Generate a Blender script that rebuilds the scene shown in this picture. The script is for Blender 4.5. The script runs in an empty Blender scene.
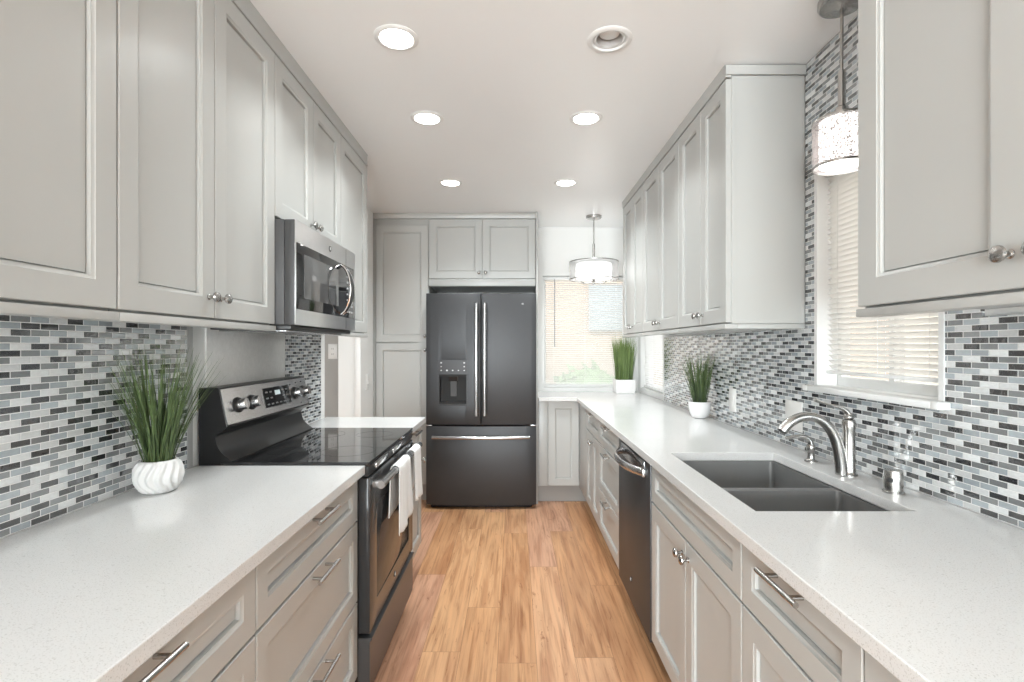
import bpy, bmesh, math, random
from mathutils import Vector, Matrix

C = bpy.context.scene.collection
SC = bpy.context.scene
random.seed(7)

# ------------------------------------------------------------------ camera
EYE = 1.335
cam_d = bpy.data.cameras.new('camera')
cam = bpy.data.objects.new('camera', cam_d)
C.objects.link(cam)
cam.location = (0, 0, EYE)
cam.rotation_euler = (math.pi / 2, 0, 0)
cam_d.sensor_width = 36.0
cam_d.lens = 36.0 * 515 / 1024
cam_d.shift_x = -2 / 1024
cam_d.shift_y = 6 / 1024
cam_d.clip_start = 0.02
SC.camera = cam

# ------------------------------------------------------------------ world, exposure, large lights
SC.cycles.caustics_reflective = False
SC.view_settings.view_transform = 'Standard'
SC.view_settings.look = 'None'
SC.view_settings.gamma = 1.0
SC.view_settings.use_curve_mapping = False
SC.view_settings.exposure = 0.81

w = bpy.data.worlds.new('daylight')
SC.world = w
w.use_nodes = True
bg = w.node_tree.nodes['Background']
bg.inputs['Color'].default_value = (0.93, 0.97, 1.0, 1)
bg.inputs['Strength'].default_value = 1.5


def area(name, loc, rot, sx, sy, power, color=(1, 1, 1), shape='RECTANGLE', spread=math.pi):
    d = bpy.data.lights.new(name, 'AREA')
    d.shape = shape
    d.size = sx
    if shape in ('RECTANGLE', 'ELLIPSE'):
        d.size_y = sy
    d.energy = power
    d.color = color
    d.spread = spread
    o = bpy.data.objects.new(name, d)
    C.objects.link(o)
    o.location = loc
    o.rotation_euler = rot
    return o


CEIL = 2.485
sun_d = bpy.data.lights.new('sun', 'SUN')
sun_d.energy = 2.0
sun_d.angle = math.radians(2)
sun = bpy.data.objects.new('sun', sun_d)
C.objects.link(sun)
sun.rotation_euler = Vector((0.5, 0.8, -0.9)).to_track_quat('-Z', 'Y').to_euler()
P_REAR, P_CAN = 196.0, 2.9
# unseen fill light added in the rear wall opening, behind the camera
area('rear_fill_light', (-1.0, -4.53, 1.3), (math.radians(112), 0, 0), 2.7, 2.1, P_REAR, (0.90, 0.975, 1.0), 'RECTANGLE', math.radians(150))
CANS = [(-0.437, 1.915, 1), (0.357, 1.925, 0), (-0.437, 2.586, 1.15), (0.3615, 2.586, 1.15), (-0.444, 3.60, 1.9), (0.363, 3.60, 1.9),
        (-0.437, -0.9, 1), (0.357, -0.9, 1)]  # this last pair is unseen, added behind the camera as fill
for cx, cy, on in CANS:
    if on:
        area('recessed_lamp', (cx, cy, CEIL - 0.016), (0, 0, 0), 0.10, 0.10, P_CAN * on, (0.93, 0.987, 1.0), 'DISK', math.radians(130))


# ------------------------------------------------------------------ material helpers
class NG:
    def __init__(self, name):
        self.m = bpy.data.materials.new(name)
        self.m.use_nodes = True
        self.t = self.m.node_tree
        self.b = self.t.nodes['Principled BSDF']
        self.out = self.t.nodes['Material Output']

    def n(self, typ, **kw):
        nd = self.t.nodes.new(typ)
        for k, v in kw.items():
            setattr(nd, k, v)
        return nd

    def link(self, a, b):
        self.t.links.new(a, b)

    def put(self, sock, v):
        if isinstance(v, (int, float)):
            sock.default_value = v
        elif isinstance(v, (tuple, list)):
            sock.default_value = tuple(v) + ((1,) if len(v) == 3 and sock.type == 'RGBA' else ())
        else:
            self.link(v, sock)

    def math(self, op, a, b=0.0, c=None):
        nd = self.n('ShaderNodeMath', operation=op)
        self.put(nd.inputs[0], a)
        self.put(nd.inputs[1], b)
        if c is not None:
            self.put(nd.inputs[2], c)
        return nd.outputs[0]

    def coord(self):
        return self.n('ShaderNodeTexCoord').outputs['Object']

    def world(self):
        return self.n('ShaderNodeNewGeometry').outputs['Position']

    def sep(self, v):
        s = self.n('ShaderNodeSeparateXYZ')
        self.link(v, s.inputs[0])
        return s.outputs

    def comb(self, x, y, z=0.0):
        s = self.n('ShaderNodeCombineXYZ')
        for i, v in enumerate((x, y, z)):
            self.put(s.inputs[i], v)
        return s.outputs[0]

    def mapping(self, v, scale):
        s = self.n('ShaderNodeMapping')
        self.link(v, s.inputs[0])
        s.inputs['Scale'].default_value = scale
        return s.outputs[0]

    def noise(self, v, scale, detail=3.0, rough=0.5, dist=0.0):
        s = self.n('ShaderNodeTexNoise')
        self.link(v, s.inputs['Vector'])
        s.inputs['Scale'].default_value = scale
        s.inputs['Detail'].default_value = detail
        s.inputs['Roughness'].default_value = rough
        s.inputs['Distortion'].default_value = dist
        return s.outputs['Fac']

    def white(self, v):
        s = self.n('ShaderNodeTexWhiteNoise', noise_dimensions='3D')
        self.link(v, s.inputs['Vector'])
        return s.outputs['Value']

    def ramp(self, f, stops, interp='LINEAR'):
        s = self.n('ShaderNodeValToRGB')
        s.color_ramp.interpolation = interp
        e = s.color_ramp.elements
        while len(e) < len(stops):
            e.new(0.5)
        for i, (p, c) in enumerate(stops):
            e[i].position = p
            e[i].color = tuple(c) + (1,)
        self.put(s.inputs[0], f)
        return s.outputs[0]

    def mix(self, f, a, b, blend='MIX'):
        s = self.n('ShaderNodeMix', data_type='RGBA', blend_type=blend)
        self.put(s.inputs[0], f)
        self.put(s.inputs[6], a)
        self.put(s.inputs[7], b)
        return s.outputs[2]

    def bump(self, h, strength, dist=0.002):
        s = self.n('ShaderNodeBump')
        s.inputs['Strength'].default_value = strength
        s.inputs['Distance'].default_value = dist
        self.link(h, s.inputs['Height'])
        self.link(s.outputs[0], self.b.inputs['Normal'])

    def base(self, col=None, rough=None, metal=None, spec=None):
        if col is not None:
            self.put(self.b.inputs['Base Color'], col)
        if rough is not None:
            self.put(self.b.inputs['Roughness'], rough)
        if metal is not None:
            self.put(self.b.inputs['Metallic'], metal)
        if spec is not None:
            self.put(self.b.inputs['Specular IOR Level'], spec)
        return self


def plain(name, col, rough=0.5, metal=0.0, var=0.04, nscale=6.0, bump=0.0, bscale=400, spec=0.5, coat=0.0):
    g = NG(name)
    v = g.coord()
    f = g.noise(v, nscale, 3)
    c0 = tuple(x * (1 - var) for x in col)
    c1 = tuple(min(1, x * (1 + var)) for x in col)
    g.base(g.ramp(f, [(0.3, c0), (0.7, c1)]), rough, metal, spec)
    if coat:
        g.b.inputs['Coat Weight'].default_value = coat
        g.b.inputs['Coat Roughness'].default_value = 0.05
    if bump:
        g.bump(g.noise(v, bscale, 2), bump, 0.001)
    return g.m


def brushed(name, col, rough=0.3, metal=1.0, stretch=(4, 4, 300)):
    g = NG(name)
    v = g.mapping(g.coord(), stretch)
    f = g.noise(v, 1.0, 3)
    g.base(g.ramp(f, [(0.3, tuple(x * 0.93 for x in col)), (0.7, tuple(min(1, x * 1.05) for x in col))]), None, metal)
    g.put(g.b.inputs['Roughness'], g.math('MULTIPLY_ADD', f, 0.12, rough - 0.06))
    return g.m


def emit(name, col, strength):
    g = NG(name)
    g.base(col, 0.5)
    g.b.inputs['Emission Color'].default_value = tuple(col) + (1,)
    g.b.inputs['Emission Strength'].default_value = strength
    return g.m


def see(name, col, amount, rough=0.05):
    """clear or sheer material: a share of transparency over a principled surface"""
    g = NG(name)
    g.base(col, rough)
    tr = g.n('ShaderNodeBsdfTransparent')
    mx = g.n('ShaderNodeMixShader')
    mx.inputs[0].default_value = amount
    g.link(g.b.outputs[0], mx.inputs[1])
    g.link(tr.outputs[0], mx.inputs[2])
    g.link(mx.outputs[0], g.out.inputs['Surface'])
    return g.m


MAT = {}
CABC = (0.482, 0.484, 0.468)
MAT['cab'] = plain('cabinet_paint', CABC, 0.34, var=0.012, nscale=3, bump=0.03, bscale=250)
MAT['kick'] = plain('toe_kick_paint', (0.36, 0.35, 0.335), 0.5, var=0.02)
MAT['wall'] = plain('wall_paint', (0.84, 0.84, 0.825), 0.6, var=0.012, nscale=2, bump=0.15, bscale=180)
MAT['ceil'] = plain('ceiling_paint', (0.91, 0.915, 0.915), 0.33, var=0.008, nscale=1.5, bump=0.02, bscale=60)
MAT['hall'] = plain('hall_shade_tone', (0.40, 0.385, 0.365), 0.6, var=0.015)  # wall colour greyed down: the hall's dimmer light is put into it
MAT['white'] = plain('white_gloss_paint', (0.84, 0.84, 0.83), 0.35, var=0.008)
MAT['plastic'] = plain('white_plastic', (0.83, 0.82, 0.80), 0.35, var=0.006)
MAT['slot'] = plain('dark_slot', (0.05, 0.05, 0.05), 0.5)
MAT['slate'] = plain('slate_steel', (0.048, 0.049, 0.052), 0.42, 0.35, var=0.02, nscale=30)
MAT['slatedark'] = plain('slate_case_paint', (0.06, 0.06, 0.062), 0.45, var=0.05)
MAT['black'] = plain('black_enamel', (0.016, 0.016, 0.017), 0.33, var=0.05)
MAT['glass_black'] = plain('black_ceramic_glass', (0.012, 0.012, 0.013), 0.04, var=0.05, spec=0.6)
MAT['glass_oven'] = plain('smoked_oven_glass', (0.045, 0.046, 0.048), 0.09, var=0.05, spec=0.2)
MAT['blackplastic'] = plain('black_plastic', (0.022, 0.022, 0.023), 0.4, var=0.05)
MAT['steel'] = plain('brushed_steel', (0.56, 0.56, 0.565), 0.27, 1.0, var=0.02, nscale=30)
MAT['steel_dk'] = plain('dark_stainless', (0.42, 0.42, 0.425), 0.24, 1.0, var=0.02, nscale=30)
MAT['sink'] = plain('sink_steel', (0.20, 0.20, 0.198), 0.45, 0.35, var=0.03, nscale=14, spec=0.3)
MAT['steel_lt'] = plain('bright_stainless', (0.74, 0.74, 0.745), 0.30, 1.0, var=0.015, nscale=30)
MAT['nickel'] = plain('brushed_nickel', (0.46, 0.45, 0.435), 0.27, 1.0, var=0.03, nscale=40)
MAT['chrome'] = plain('polished_chrome', (0.78, 0.78, 0.79), 0.09, 1.0, var=0.01)
MAT['can'] = plain('white_can_trim', (0.82, 0.82, 0.81), 0.4, var=0.01)
MAT['can_in'] = plain('can_reflector', (0.62, 0.61, 0.60), 0.3, 0.2, var=0.01)
MAT['glow'] = emit('lit_lens', (1.0, 0.985, 0.955), 9.0)
MAT['lampglass'] = emit('lit_opal_glass', (1.0, 0.99, 0.97), 1.6)
MAT['sheer'] = see('sheer_organza', (0.60, 0.60, 0.60), 0.55, 0.5)
MAT['glass'] = see('window_glass', (0.9, 0.95, 0.95), 0.92, 0.02)
MAT['pot'] = plain('matte_white_ceramic', (0.70, 0.695, 0.685), 0.5, var=0.01)
MAT['potgloss'] = plain('white_glazed_ceramic', (0.84, 0.825, 0.82), 0.25, var=0.01)
MAT['soil'] = plain('dark_moss', (0.06, 0.075, 0.03), 0.9, var=0.4, nscale=90)
MAT['towel'] = plain('white_terry', (0.86, 0.86, 0.855), 0.95, var=0.02, bump=0.6, bscale=900)
MAT['icon'] = plain('pale_print', (0.62, 0.62, 0.62), 0.5)
MAT['greyprint'] = plain('grey_print', (0.035, 0.035, 0.035), 0.2)
MAT['stucco'] = plain('peach_stucco', (0.52, 0.42, 0.345), 0.9, var=0.06, nscale=3, bump=0.3, bscale=60)
MAT['stucco_beige'] = plain('beige_stucco', (0.84, 0.77, 0.68), 0.9, var=0.05, nscale=3, bump=0.3, bscale=60)
MAT['pave'] = plain('pale_paving', (0.42, 0.41, 0.39), 0.9, var=0.08, nscale=8)
MAT['bush'] = plain('bush_green', (0.20, 0.32, 0.14), 0.8, var=0.35, nscale=18)
MAT['extwin'] = plain('grey_outdoor_pane', (0.36, 0.40, 0.42), 0.3, var=0.05)


def blind_mat():
    g = NG('white_blind_slat')
    g.base((0.86, 0.855, 0.84), 0.4)
    tl = g.n('ShaderNodeBsdfTranslucent')
    tl.inputs['Color'].default_value = (0.92, 0.92, 0.91, 1)
    mx = g.n('ShaderNodeMixShader')
    mx.inputs[0].default_value = 0.5
    g.link(g.b.outputs[0], mx.inputs[1])
    g.link(tl.outputs[0], mx.inputs[2])
    g.link(mx.outputs[0], g.out.inputs['Surface'])
    return g.m


MAT['blind'] = blind_mat()


def quartz():
    g = NG('white_quartz')
    v = g.coord()
    sp = g.noise(v, 420, 1, 0.5)
    sp2 = g.noise(v, 170, 2, 0.5)
    cl = g.noise(v, 3.0, 3)
    a = g.ramp(cl, [(0.3, (0.70, 0.697, 0.69)), (0.7, (0.735, 0.732, 0.725))])
    m1 = g.ramp(sp, [(0.60, (1, 1, 1)), (0.72, (0.72, 0.71, 0.69))])
    m2 = g.ramp(sp2, [(0.66, (1, 1, 1)), (0.74, (0.78, 0.77, 0.76))])
    c = g.mix(1.0, a, m1, 'MULTIPLY')
    c = g.mix(1.0, c, m2, 'MULTIPLY')
    g.base(c, 0.16, 0, 0.45)
    return g.m


MAT['quartz'] = quartz()


def tiles(sign):
    """glass and stone mosaic: running bond of 49.5 x 16 mm tiles, four tones stepping along each row"""
    g = NG('glass_mosaic_tile')
    p = g.world()
    x, y, z = g.sep(p)
    PW, PH = 0.0495, 0.0160
    v = g.math('DIVIDE', z, PH)
    row = g.math('FLOOR', v)
    par = g.math('FLOORED_MODULO', row, 2.0)
    u = g.math('DIVIDE', y, sign * PW)
    u = g.math('ADD', u, g.math('MULTIPLY', par, -0.5))
    u = g.math('ADD', u, 400.0)
    col = g.math('FLOOR', u)
    h = g.math('ADD', g.math('MULTIPLY', col, 2.0), par)
    k = g.math('FLOORED_MODULO', g.math('SUBTRACT', h, g.math('MULTIPLY', row, 3.0)), 8.0)   # 0, 2, 4, 6
    cell = g.comb(col, row, sign)
    wn = g.white(cell)
    # now and then a tile falls out of step
    k = g.math('FLOORED_MODULO', g.math('ADD', k, g.math('MULTIPLY', g.math('GREATER_THAN', wn, 0.90), 2.0)), 8.0)
    f = g.math('DIVIDE', g.math('ADD', k, 1.0), 8.0)
    tone = g.ramp(f, [(0.0, (0.036, 0.038, 0.042)), (0.25, (0.225, 0.235, 0.240)), (0.5, (0.40, 0.445, 0.475)), (0.75, (0.77, 0.785, 0.785))], 'CONSTANT')
    wn2 = g.white(g.comb(row, col, 3.3))
    jit = g.math('MULTIPLY_ADD', wn2, 0.34, 0.83)
    vein = g.math('MULTIPLY_ADD', g.noise(g.mapping(p, (1, 1, 2.5)), 90, 3), 0.3, 0.85)
    tone = g.mix(1.0, tone, g.comb(jit, jit, jit), 'MULTIPLY')
    tone = g.mix(1.0, tone, g.comb(vein, vein, vein), 'MULTIPLY')
    fu = g.math('FRACT', u)
    fv = g.math('FRACT', v)
    du = g.math('MULTIPLY', g.math('MINIMUM', fu, g.math('SUBTRACT', 1.0, fu)), PW)
    dv = g.math('MULTIPLY', g.math('MINIMUM', fv, g.math('SUBTRACT', 1.0, fv)), PH)
    d = g.math('MINIMUM', du, dv)
    tilem = g.math('GREATER_THAN', d, 0.00105)
    c = g.mix(tilem, (0.80, 0.80, 0.79), tone)
    g.base(c, g.math('MULTIPLY_ADD', tilem, -0.55, 0.62), 0, 0.85)
    g.put(g.b.inputs['Coat Weight'], g.math('MULTIPLY', tilem, 1.0))
    g.b.inputs['Coat IOR'].default_value = 1.75
    hgt = g.n('ShaderNodeMapRange')
    g.link(d, hgt.inputs[0])
    hgt.inputs[1].default_value = 0.0007
    hgt.inputs[2].default_value = 0.0022
    wob = g.math('MULTIPLY', g.noise(p, 60, 2), 0.9)
    tilt = g.math('MULTIPLY', g.math('MULTIPLY', g.math('SUBTRACT', wn, 0.5), fu), 0.35)
    hh = g.math('ADD', g.math('ADD', hgt.outputs[0], wob), tilt)
    g.bump(hh, 0.55, 0.0013)
    g.link(g.b.inputs['Normal'].links[0].from_socket, g.b.inputs['Coat Normal'])
    return g.m


MAT['tile_l'] = tiles(1.0)
MAT['tile_r'] = tiles(-1.0)


def wood():
    g = NG('oak_plank_floor')
    p = g.world()
    x, y, z = g.sep(p)
    PW, PL = 0.166, 1.52
    u = g.math('DIVIDE', g.math('ADD', x, 10.03), PW)
    ci = g.math('FLOOR', u)
    off = g.white(g.comb(ci, 2.0, 1.0))
    v = g.math('ADD', g.math('DIVIDE', g.math('ADD', y, 10.0), PL), off)
    ri = g.math('FLOOR', v)
    wn = g.white(g.comb(ci, ri, 5.0))
    wn2 = g.white(g.comb(ri, ci, 9.0))
    sh = g.n('ShaderNodeVectorMath', operation='ADD')
    g.link(p, sh.inputs[0])
    g.link(g.comb(g.math('MULTIPLY', wn, 9.0), g.math('MULTIPLY', wn2, 31.0), 0.0), sh.inputs[1])
    pv = sh.outputs[0]
    grain = g.noise(g.mapping(pv, (60, 2.2, 1)), 1.0, 6, 0.62, 0.6)
    cath = g.noise(g.mapping(pv, (11, 0.9, 1)), 1.0, 3, 0.55, 1.6)
    patch = g.noise(g.mapping(pv, (3.5, 1.2, 1)), 1.0, 2, 0.5)
    tone = g.ramp(wn, [(0.0, (0.48, 0.255, 0.130)), (0.35, (0.58, 0.335, 0.172)), (0.7, (0.62, 0.365, 0.200)), (1.0, (0.54, 0.310, 0.205))])
    gm = g.ramp(grain, [(0.32, (0.68, 0.58, 0.51)), (0.50, (1, 1, 1)), (0.72, (1.12, 1.10, 1.08))])
    cm = g.ramp(cath, [(0.36, (0.80, 0.72, 0.68)), (0.5, (1, 1, 1)), (0.66, (1.08, 1.06, 1.05))])
    pm = g.ramp(patch, [(0.3, (0.90, 0.86, 0.84)), (0.7, (1.08, 1.08, 1.08))])
    c = g.mix(1.0, tone, gm, 'MULTIPLY')
    c = g.mix(1.0, c, cm, 'MULTIPLY')
    c = g.mix(1.0, c, pm, 'MULTIPLY')
    # rare dark checks and knots along the grain
    kn = g.noise(g.mapping(pv, (26, 5, 1)), 1.0, 4, 0.7, 2.0)
    km = g.ramp(kn, [(0.62, (1, 1, 1)), (0.72, (0.52, 0.38, 0.31))])
    c = g.mix(1.0, c, km, 'MULTIPLY')
    fu = g.math('FRACT', u)
    fv = g.math('FRACT', v)
    du = g.math('MULTIPLY', g.math('MINIMUM', fu, g.math('SUBTRACT', 1.0, fu)), PW)
    dv = g.math('MULTIPLY', g.math('MINIMUM', fv, g.math('SUBTRACT', 1.0, fv)), PL)
    seam = g.math('LESS_THAN', g.math('MINIMUM', du, dv), 0.0012)
    c = g.mix(g.math('MULTIPLY', seam, 0.55), c, (0.16, 0.07, 0.03))
    g.base(c, g.math('MULTIPLY_ADD', grain, 0.15, 0.28), 0, 0.4)
    g.bump(g.math('SUBTRACT', grain, g.math('MULTIPLY', seam, 2.0)), 0.08, 0.002)
    return g.m


MAT['wood'] = wood()


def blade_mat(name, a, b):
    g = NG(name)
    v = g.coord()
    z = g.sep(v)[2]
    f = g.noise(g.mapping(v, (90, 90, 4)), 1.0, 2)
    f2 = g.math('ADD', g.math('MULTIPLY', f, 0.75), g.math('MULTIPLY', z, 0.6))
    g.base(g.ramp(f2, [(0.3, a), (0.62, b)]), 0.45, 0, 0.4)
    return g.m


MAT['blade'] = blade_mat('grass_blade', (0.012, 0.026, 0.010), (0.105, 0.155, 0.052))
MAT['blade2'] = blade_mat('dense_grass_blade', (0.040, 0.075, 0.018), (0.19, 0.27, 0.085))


def perforated():
    g = NG('speckled_shade_mesh')
    v = g.coord()
    vo = g.n('ShaderNodeTexVoronoi', feature='DISTANCE_TO_EDGE')
    g.link(v, vo.inputs['Vector'])
    vo.inputs['Scale'].default_value = 210
    m = g.math('LESS_THAN', vo.outputs['Distance'], 0.16)
    g.base((0.55, 0.50, 0.49), 0.35, 0.2)
    tr = g.n('ShaderNodeBsdfTransparent')
    mx = g.n('ShaderNodeMixShader')
    g.link(m, mx.inputs[0])
    g.link(tr.outputs[0], mx.inputs[1])
    g.link(g.b.outputs[0], mx.inputs[2])
    g.link(mx.outputs[0], g.out.inputs['Surface'])
    return g.m


MAT['mesh'] = perforated()


def splash():
    g = NG('pebbly_splash_panel')
    v = g.coord()
    f = g.noise(v, 55, 3, 0.6, 0.8)
    g.base(g.ramp(f, [(0.3, (0.78, 0.77, 0.75)), (0.7, (0.86, 0.85, 0.83))]), 0.2, 0, 0.5)
    g.bump(f, 0.25, 0.003)
    return g.m


MAT['splash'] = splash()

# ------------------------------------------------------------------ mesh helpers
X, Y, Z = Vector((1, 0, 0)), Vector((0, 1, 0)), Vector((0, 0, 1))


class MB:
    """collects shapes in world coordinates; build() links them as ONE mesh object"""

    def __init__(self):
        self.bm = bmesh.new()

    def _merge(self, b):
        me = bpy.data.meshes.new('tmp')
        b.to_mesh(me)
        b.free()
        self.bm.from_mesh(me)
        bpy.data.meshes.remove(me)
        return self

    def box(self, x0, x1, y0, y1, z0, z1, bev=0.0, seg=2):
        b = bmesh.new()
        bmesh.ops.create_cube(b, size=1.0)
        for v in b.verts:
            v.co = Vector(((x0 + x1) / 2 + v.co.x * abs(x1 - x0), (y0 + y1) / 2 + v.co.y * abs(y1 - y0), (z0 + z1) / 2 + v.co.z * abs(z1 - z0)))
        if bev:
            bmesh.ops.bevel(b, geom=b.edges[:], offset=bev, segments=seg, profile=0.5, affect='EDGES')
        return self._merge(b)

    def loops(self, loops, cap0=True, cap1=True, closed=True):
        """skin between rings of equal length"""
        b = self.bm
        rings = [[b.verts.new(p) for p in L] for L in loops]
        n = len(rings[0])
        for r0, r1 in zip(rings, rings[1:]):
            for i in range(n if closed else n - 1):
                j = (i + 1) % n
                b.faces.new((r0[i], r0[j], r1[j], r1[i]))
        if cap0:
            b.faces.new(list(reversed(rings[0])))
        if cap1:
            b.faces.new(rings[-1])
        return self

    def lathe(self, o, axis, prof, seg=32, mod=None, cap0=True, cap1=True):
        """prof: list of (radius, height along axis)"""
        axis = Vector(axis).normalized()
        a = axis.orthogonal().normalized()
        c = axis.cross(a)
        o = Vector(o)
        L = []
        for r, h in prof:
            ring = []
            for i in range(seg):
                t = 2 * math.pi * i / seg
                rr = max(r, 1e-5)
                if mod:
                    rr *= mod(t, h)
                ring.append(o + axis * h + (a * math.cos(t) + c * math.sin(t)) * rr)
            L.append(ring)
        return self.loops(L, cap0, cap1)

    def tube(self, pts, r, seg=12, flat=None, cap=True, up=None):
        """tube along pts; r a number or a list; flat=(sx, sy) squashes the section"""
        pts = [Vector(p) for p in pts]
        n = len(pts)
        rs = r if isinstance(r, (list, tuple)) else [r] * n
        T = []
        for i in range(n):
            t = pts[min(i + 1, n - 1)] - pts[max(i - 1, 0)]
            T.append(t.normalized())
        a = (Vector(up) if up else T[0].orthogonal())
        a = (a - T[0] * a.dot(T[0])).normalized()
        L = []
        for i in range(n):
            a = (a - T[i] * a.dot(T[i])).normalized()
            c = T[i].cross(a)
            sx, sy = flat or (1, 1)
            L.append([pts[i] + (a * math.cos(2 * math.pi * k / seg) * sx + c * math.sin(2 * math.pi * k / seg) * sy) * rs[i] for k in range(seg)])
        return self.loops(L, cap, cap)

    def prism(self, poly, axis, d0, d1):
        """poly of 2-D points extruded along an axis: 'x' (y,z), 'y' (x,z), 'z' (x,y)"""
        def P(p, d):
            return {'x': Vector((d, p[0], p[1])), 'y': Vector((p[0], d, p[1])), 'z': Vector((p[0], p[1], d))}[axis]
        return self.loops([[P(p, d0) for p in poly], [P(p, d1) for p in poly]])

    def grid(self, axis, A, B, inside, c0, c1, warp=None, bev=0.0):
        """slab of cells in a plane (holes allowed), thick from c0 to c1 along axis"""
        b = bmesh.new()
        vs = {}

        def V(i, j, k):
            if (i, j, k) not in vs:
                a_, b_, c_ = A[i], B[j], (c0, c1)[k]
                p = {'x': (c_, a_, b_), 'y': (a_, c_, b_), 'z': (a_, b_, c_)}[axis]
                vs[(i, j, k)] = b.verts.new(p)
            return vs[(i, j, k)]
        nA, nB = len(A) - 1, len(B) - 1
        ins = lambda i, j: 0 <= i < nA and 0 <= j < nB and inside((A[i] + A[i + 1]) / 2, (B[j] + B[j + 1]) / 2)
        for i in range(nA):
            for j in range(nB):
                if not ins(i, j):
                    continue
                b.faces.new((V(i, j, 0), V(i, j + 1, 0), V(i + 1, j + 1, 0), V(i + 1, j, 0)))
                b.faces.new((V(i, j, 1), V(i + 1, j, 1), V(i + 1, j + 1, 1), V(i, j + 1, 1)))
                if not ins(i - 1, j):
                    b.faces.new((V(i, j, 0), V(i, j, 1), V(i, j + 1, 1), V(i, j + 1, 0)))
                if not ins(i + 1, j):
                    b.faces.new((V(i + 1, j, 0), V(i + 1, j + 1, 0), V(i + 1, j + 1, 1), V(i + 1, j, 1)))
                if not ins(i, j - 1):
                    b.faces.new((V(i, j, 0), V(i + 1, j, 0), V(i + 1, j, 1), V(i, j, 1)))
                if not ins(i, j + 1):
                    b.faces.new((V(i, j + 1, 0), V(i, j + 1, 1), V(i + 1, j + 1, 1), V(i + 1, j + 1, 0)))
        bmesh.ops.recalc_face_normals(b, faces=b.faces[:])
        if bev:
            es = [e for e in b.edges if len(e.link_faces) == 2 and e.calc_face_angle(0) > 0.8]
            bmesh.ops.bevel(b, geom=es, offset=bev, segments=2, profile=0.5, affect='EDGES')
        if warp:
            for v in b.verts:
                v.co = warp(v.co.copy())
        return self._merge(b)

    def build(self, name, mat, parent=None, angle=40, solid=0.0, sub=0):
        me = bpy.data.meshes.new(name)
        if parent is not None:
            r = parent
            while r.parent is not None:
                r = r.parent
            off = Vector(r.location)
            for v in self.bm.verts:
                v.co -= off
        bmesh.ops.recalc_face_normals(self.bm, faces=self.bm.faces[:])
        self.bm.to_mesh(me)
        self.bm.free()
        for p in me.polygons:
            p.use_smooth = True
        me.set_sharp_from_angle(angle=math.radians(angle))
        me.materials.append(MAT[mat] if isinstance(mat, str) else mat)
        o = bpy.data.objects.new(name, me)
        C.objects.link(o)
        if parent is not None:
            o.parent = parent
        if solid:
            s = o.modifiers.new('thick', 'SOLIDIFY')
            s.thickness = solid
            s.offset = 0
        if sub:
            s = o.modifiers.new('smooth', 'SUBSURF')
            s.levels = s.render_levels = sub
        return o


def tag(o, label=None, cat=None, group=None, kind=None):
    for k, v in (('label', label), ('category', cat), ('group', group), ('kind', kind)):
        if v:
            o[k] = v
    return o


def empty(name, loc, label, cat, group=None):
    o = bpy.data.objects.new(name, None)
    o.empty_display_size = 0.05
    C.objects.link(o)
    o.location = loc
    return tag(o, label, cat, group)


def struct(name, mb, mat, parent=None, label=None):
    o = mb.build(name, mat, parent)
    if parent is None:
        o['kind'] = 'structure'
        tag(o, label, None)
    return o


def bez(p0, p1, p2, p3, n=16):
    p0, p1, p2, p3 = map(Vector, (p0, p1, p2, p3))
    out = []
    for i in range(n + 1):
        t = i / n
        out.append(p0 * (1 - t) ** 3 + p1 * 3 * t * (1 - t) ** 2 + p2 * 3 * t * t * (1 - t) + p3 * t ** 3)
    return out


# cabinet face frames: u along the run, v up, n out of the face
class Face:
    def __init__(self, o, U, N):
        self.o, self.U, self.N = Vector(o), Vector(U), Vector(N)

    def P(self, u, v, n):
        return self.o + self.U * u + Z * v + self.N * n


def FL(xp):   # left run, faces +X, u = y
    return Face((xp, 0, 0), (0, 1, 0), (1, 0, 0))


def FR(xp):   # right run, faces -X, u = -y
    return Face((xp, 0, 0), (0, -1, 0), (-1, 0, 0))


def FB(yp):   # back run, faces -Y, u = x
    return Face((0, yp, 0), (1, 0, 0), (0, -1, 0))


def shaker(F, u0, u1, v0, v1, t=0.020, s=0.058, deep=0.011, groove=True):
    """framed door or drawer front with a stepped bead round its flat panel"""
    mb = MB()
    prof = [(0, 0.0), (0, t - 0.002), (0.002, t), (s, t), (s + 0.0015, t - 0.002), (s + 0.0085, t - 0.0038), (s + 0.0092, t - min(0.018, deep + 0.006)), (s + 0.0125, t - min(0.018, deep + 0.006)), (s + 0.0130, t - deep)]
    if not groove:
        prof = prof[:3] + [(s, t), (s + 0.002, t - deep * 0.5), (s + 0.006, t - deep)]
    L = []
    for i, n in prof:
        L.append([F.P(u0 + i, v0 + i, n), F.P(u1 - i, v0 + i, n), F.P(u1 - i, v1 - i, n), F.P(u0 + i, v1 - i, n)])
    mb.loops(L)
    return mb


def knob(F, u, v, n0, parent):
    mb = MB()
    mb.lathe(F.P(u, v, n0), F.N, [(0.0085, 0.0002), (0.0085, 0.002), (0.0055, 0.004), (0.0048, 0.012), (0.007, 0.016), (0.0135, 0.019), (0.0155, 0.0225), (0.0145, 0.027), (0.009, 0.0305), (0.0, 0.0315)], 24, cap1=False)
    return mb.build('knob', 'nickel', parent)


def pull(F, u, v, n0, parent, half=0.078, span=0.048):
    mb = MB()
    mb.tube([F.P(u - half, v, n0 + 0.030), F.P(u + half, v, n0 + 0.030)], 0.006, 16)
    for s in (-1, 1):
        mb.tube([F.P(u + s * span, v, n0 + 0.0003), F.P(u + s * span, v, n0 + 0.029)], 0.0048, 12)
    return mb.build('handle', 'nickel', parent)


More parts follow.
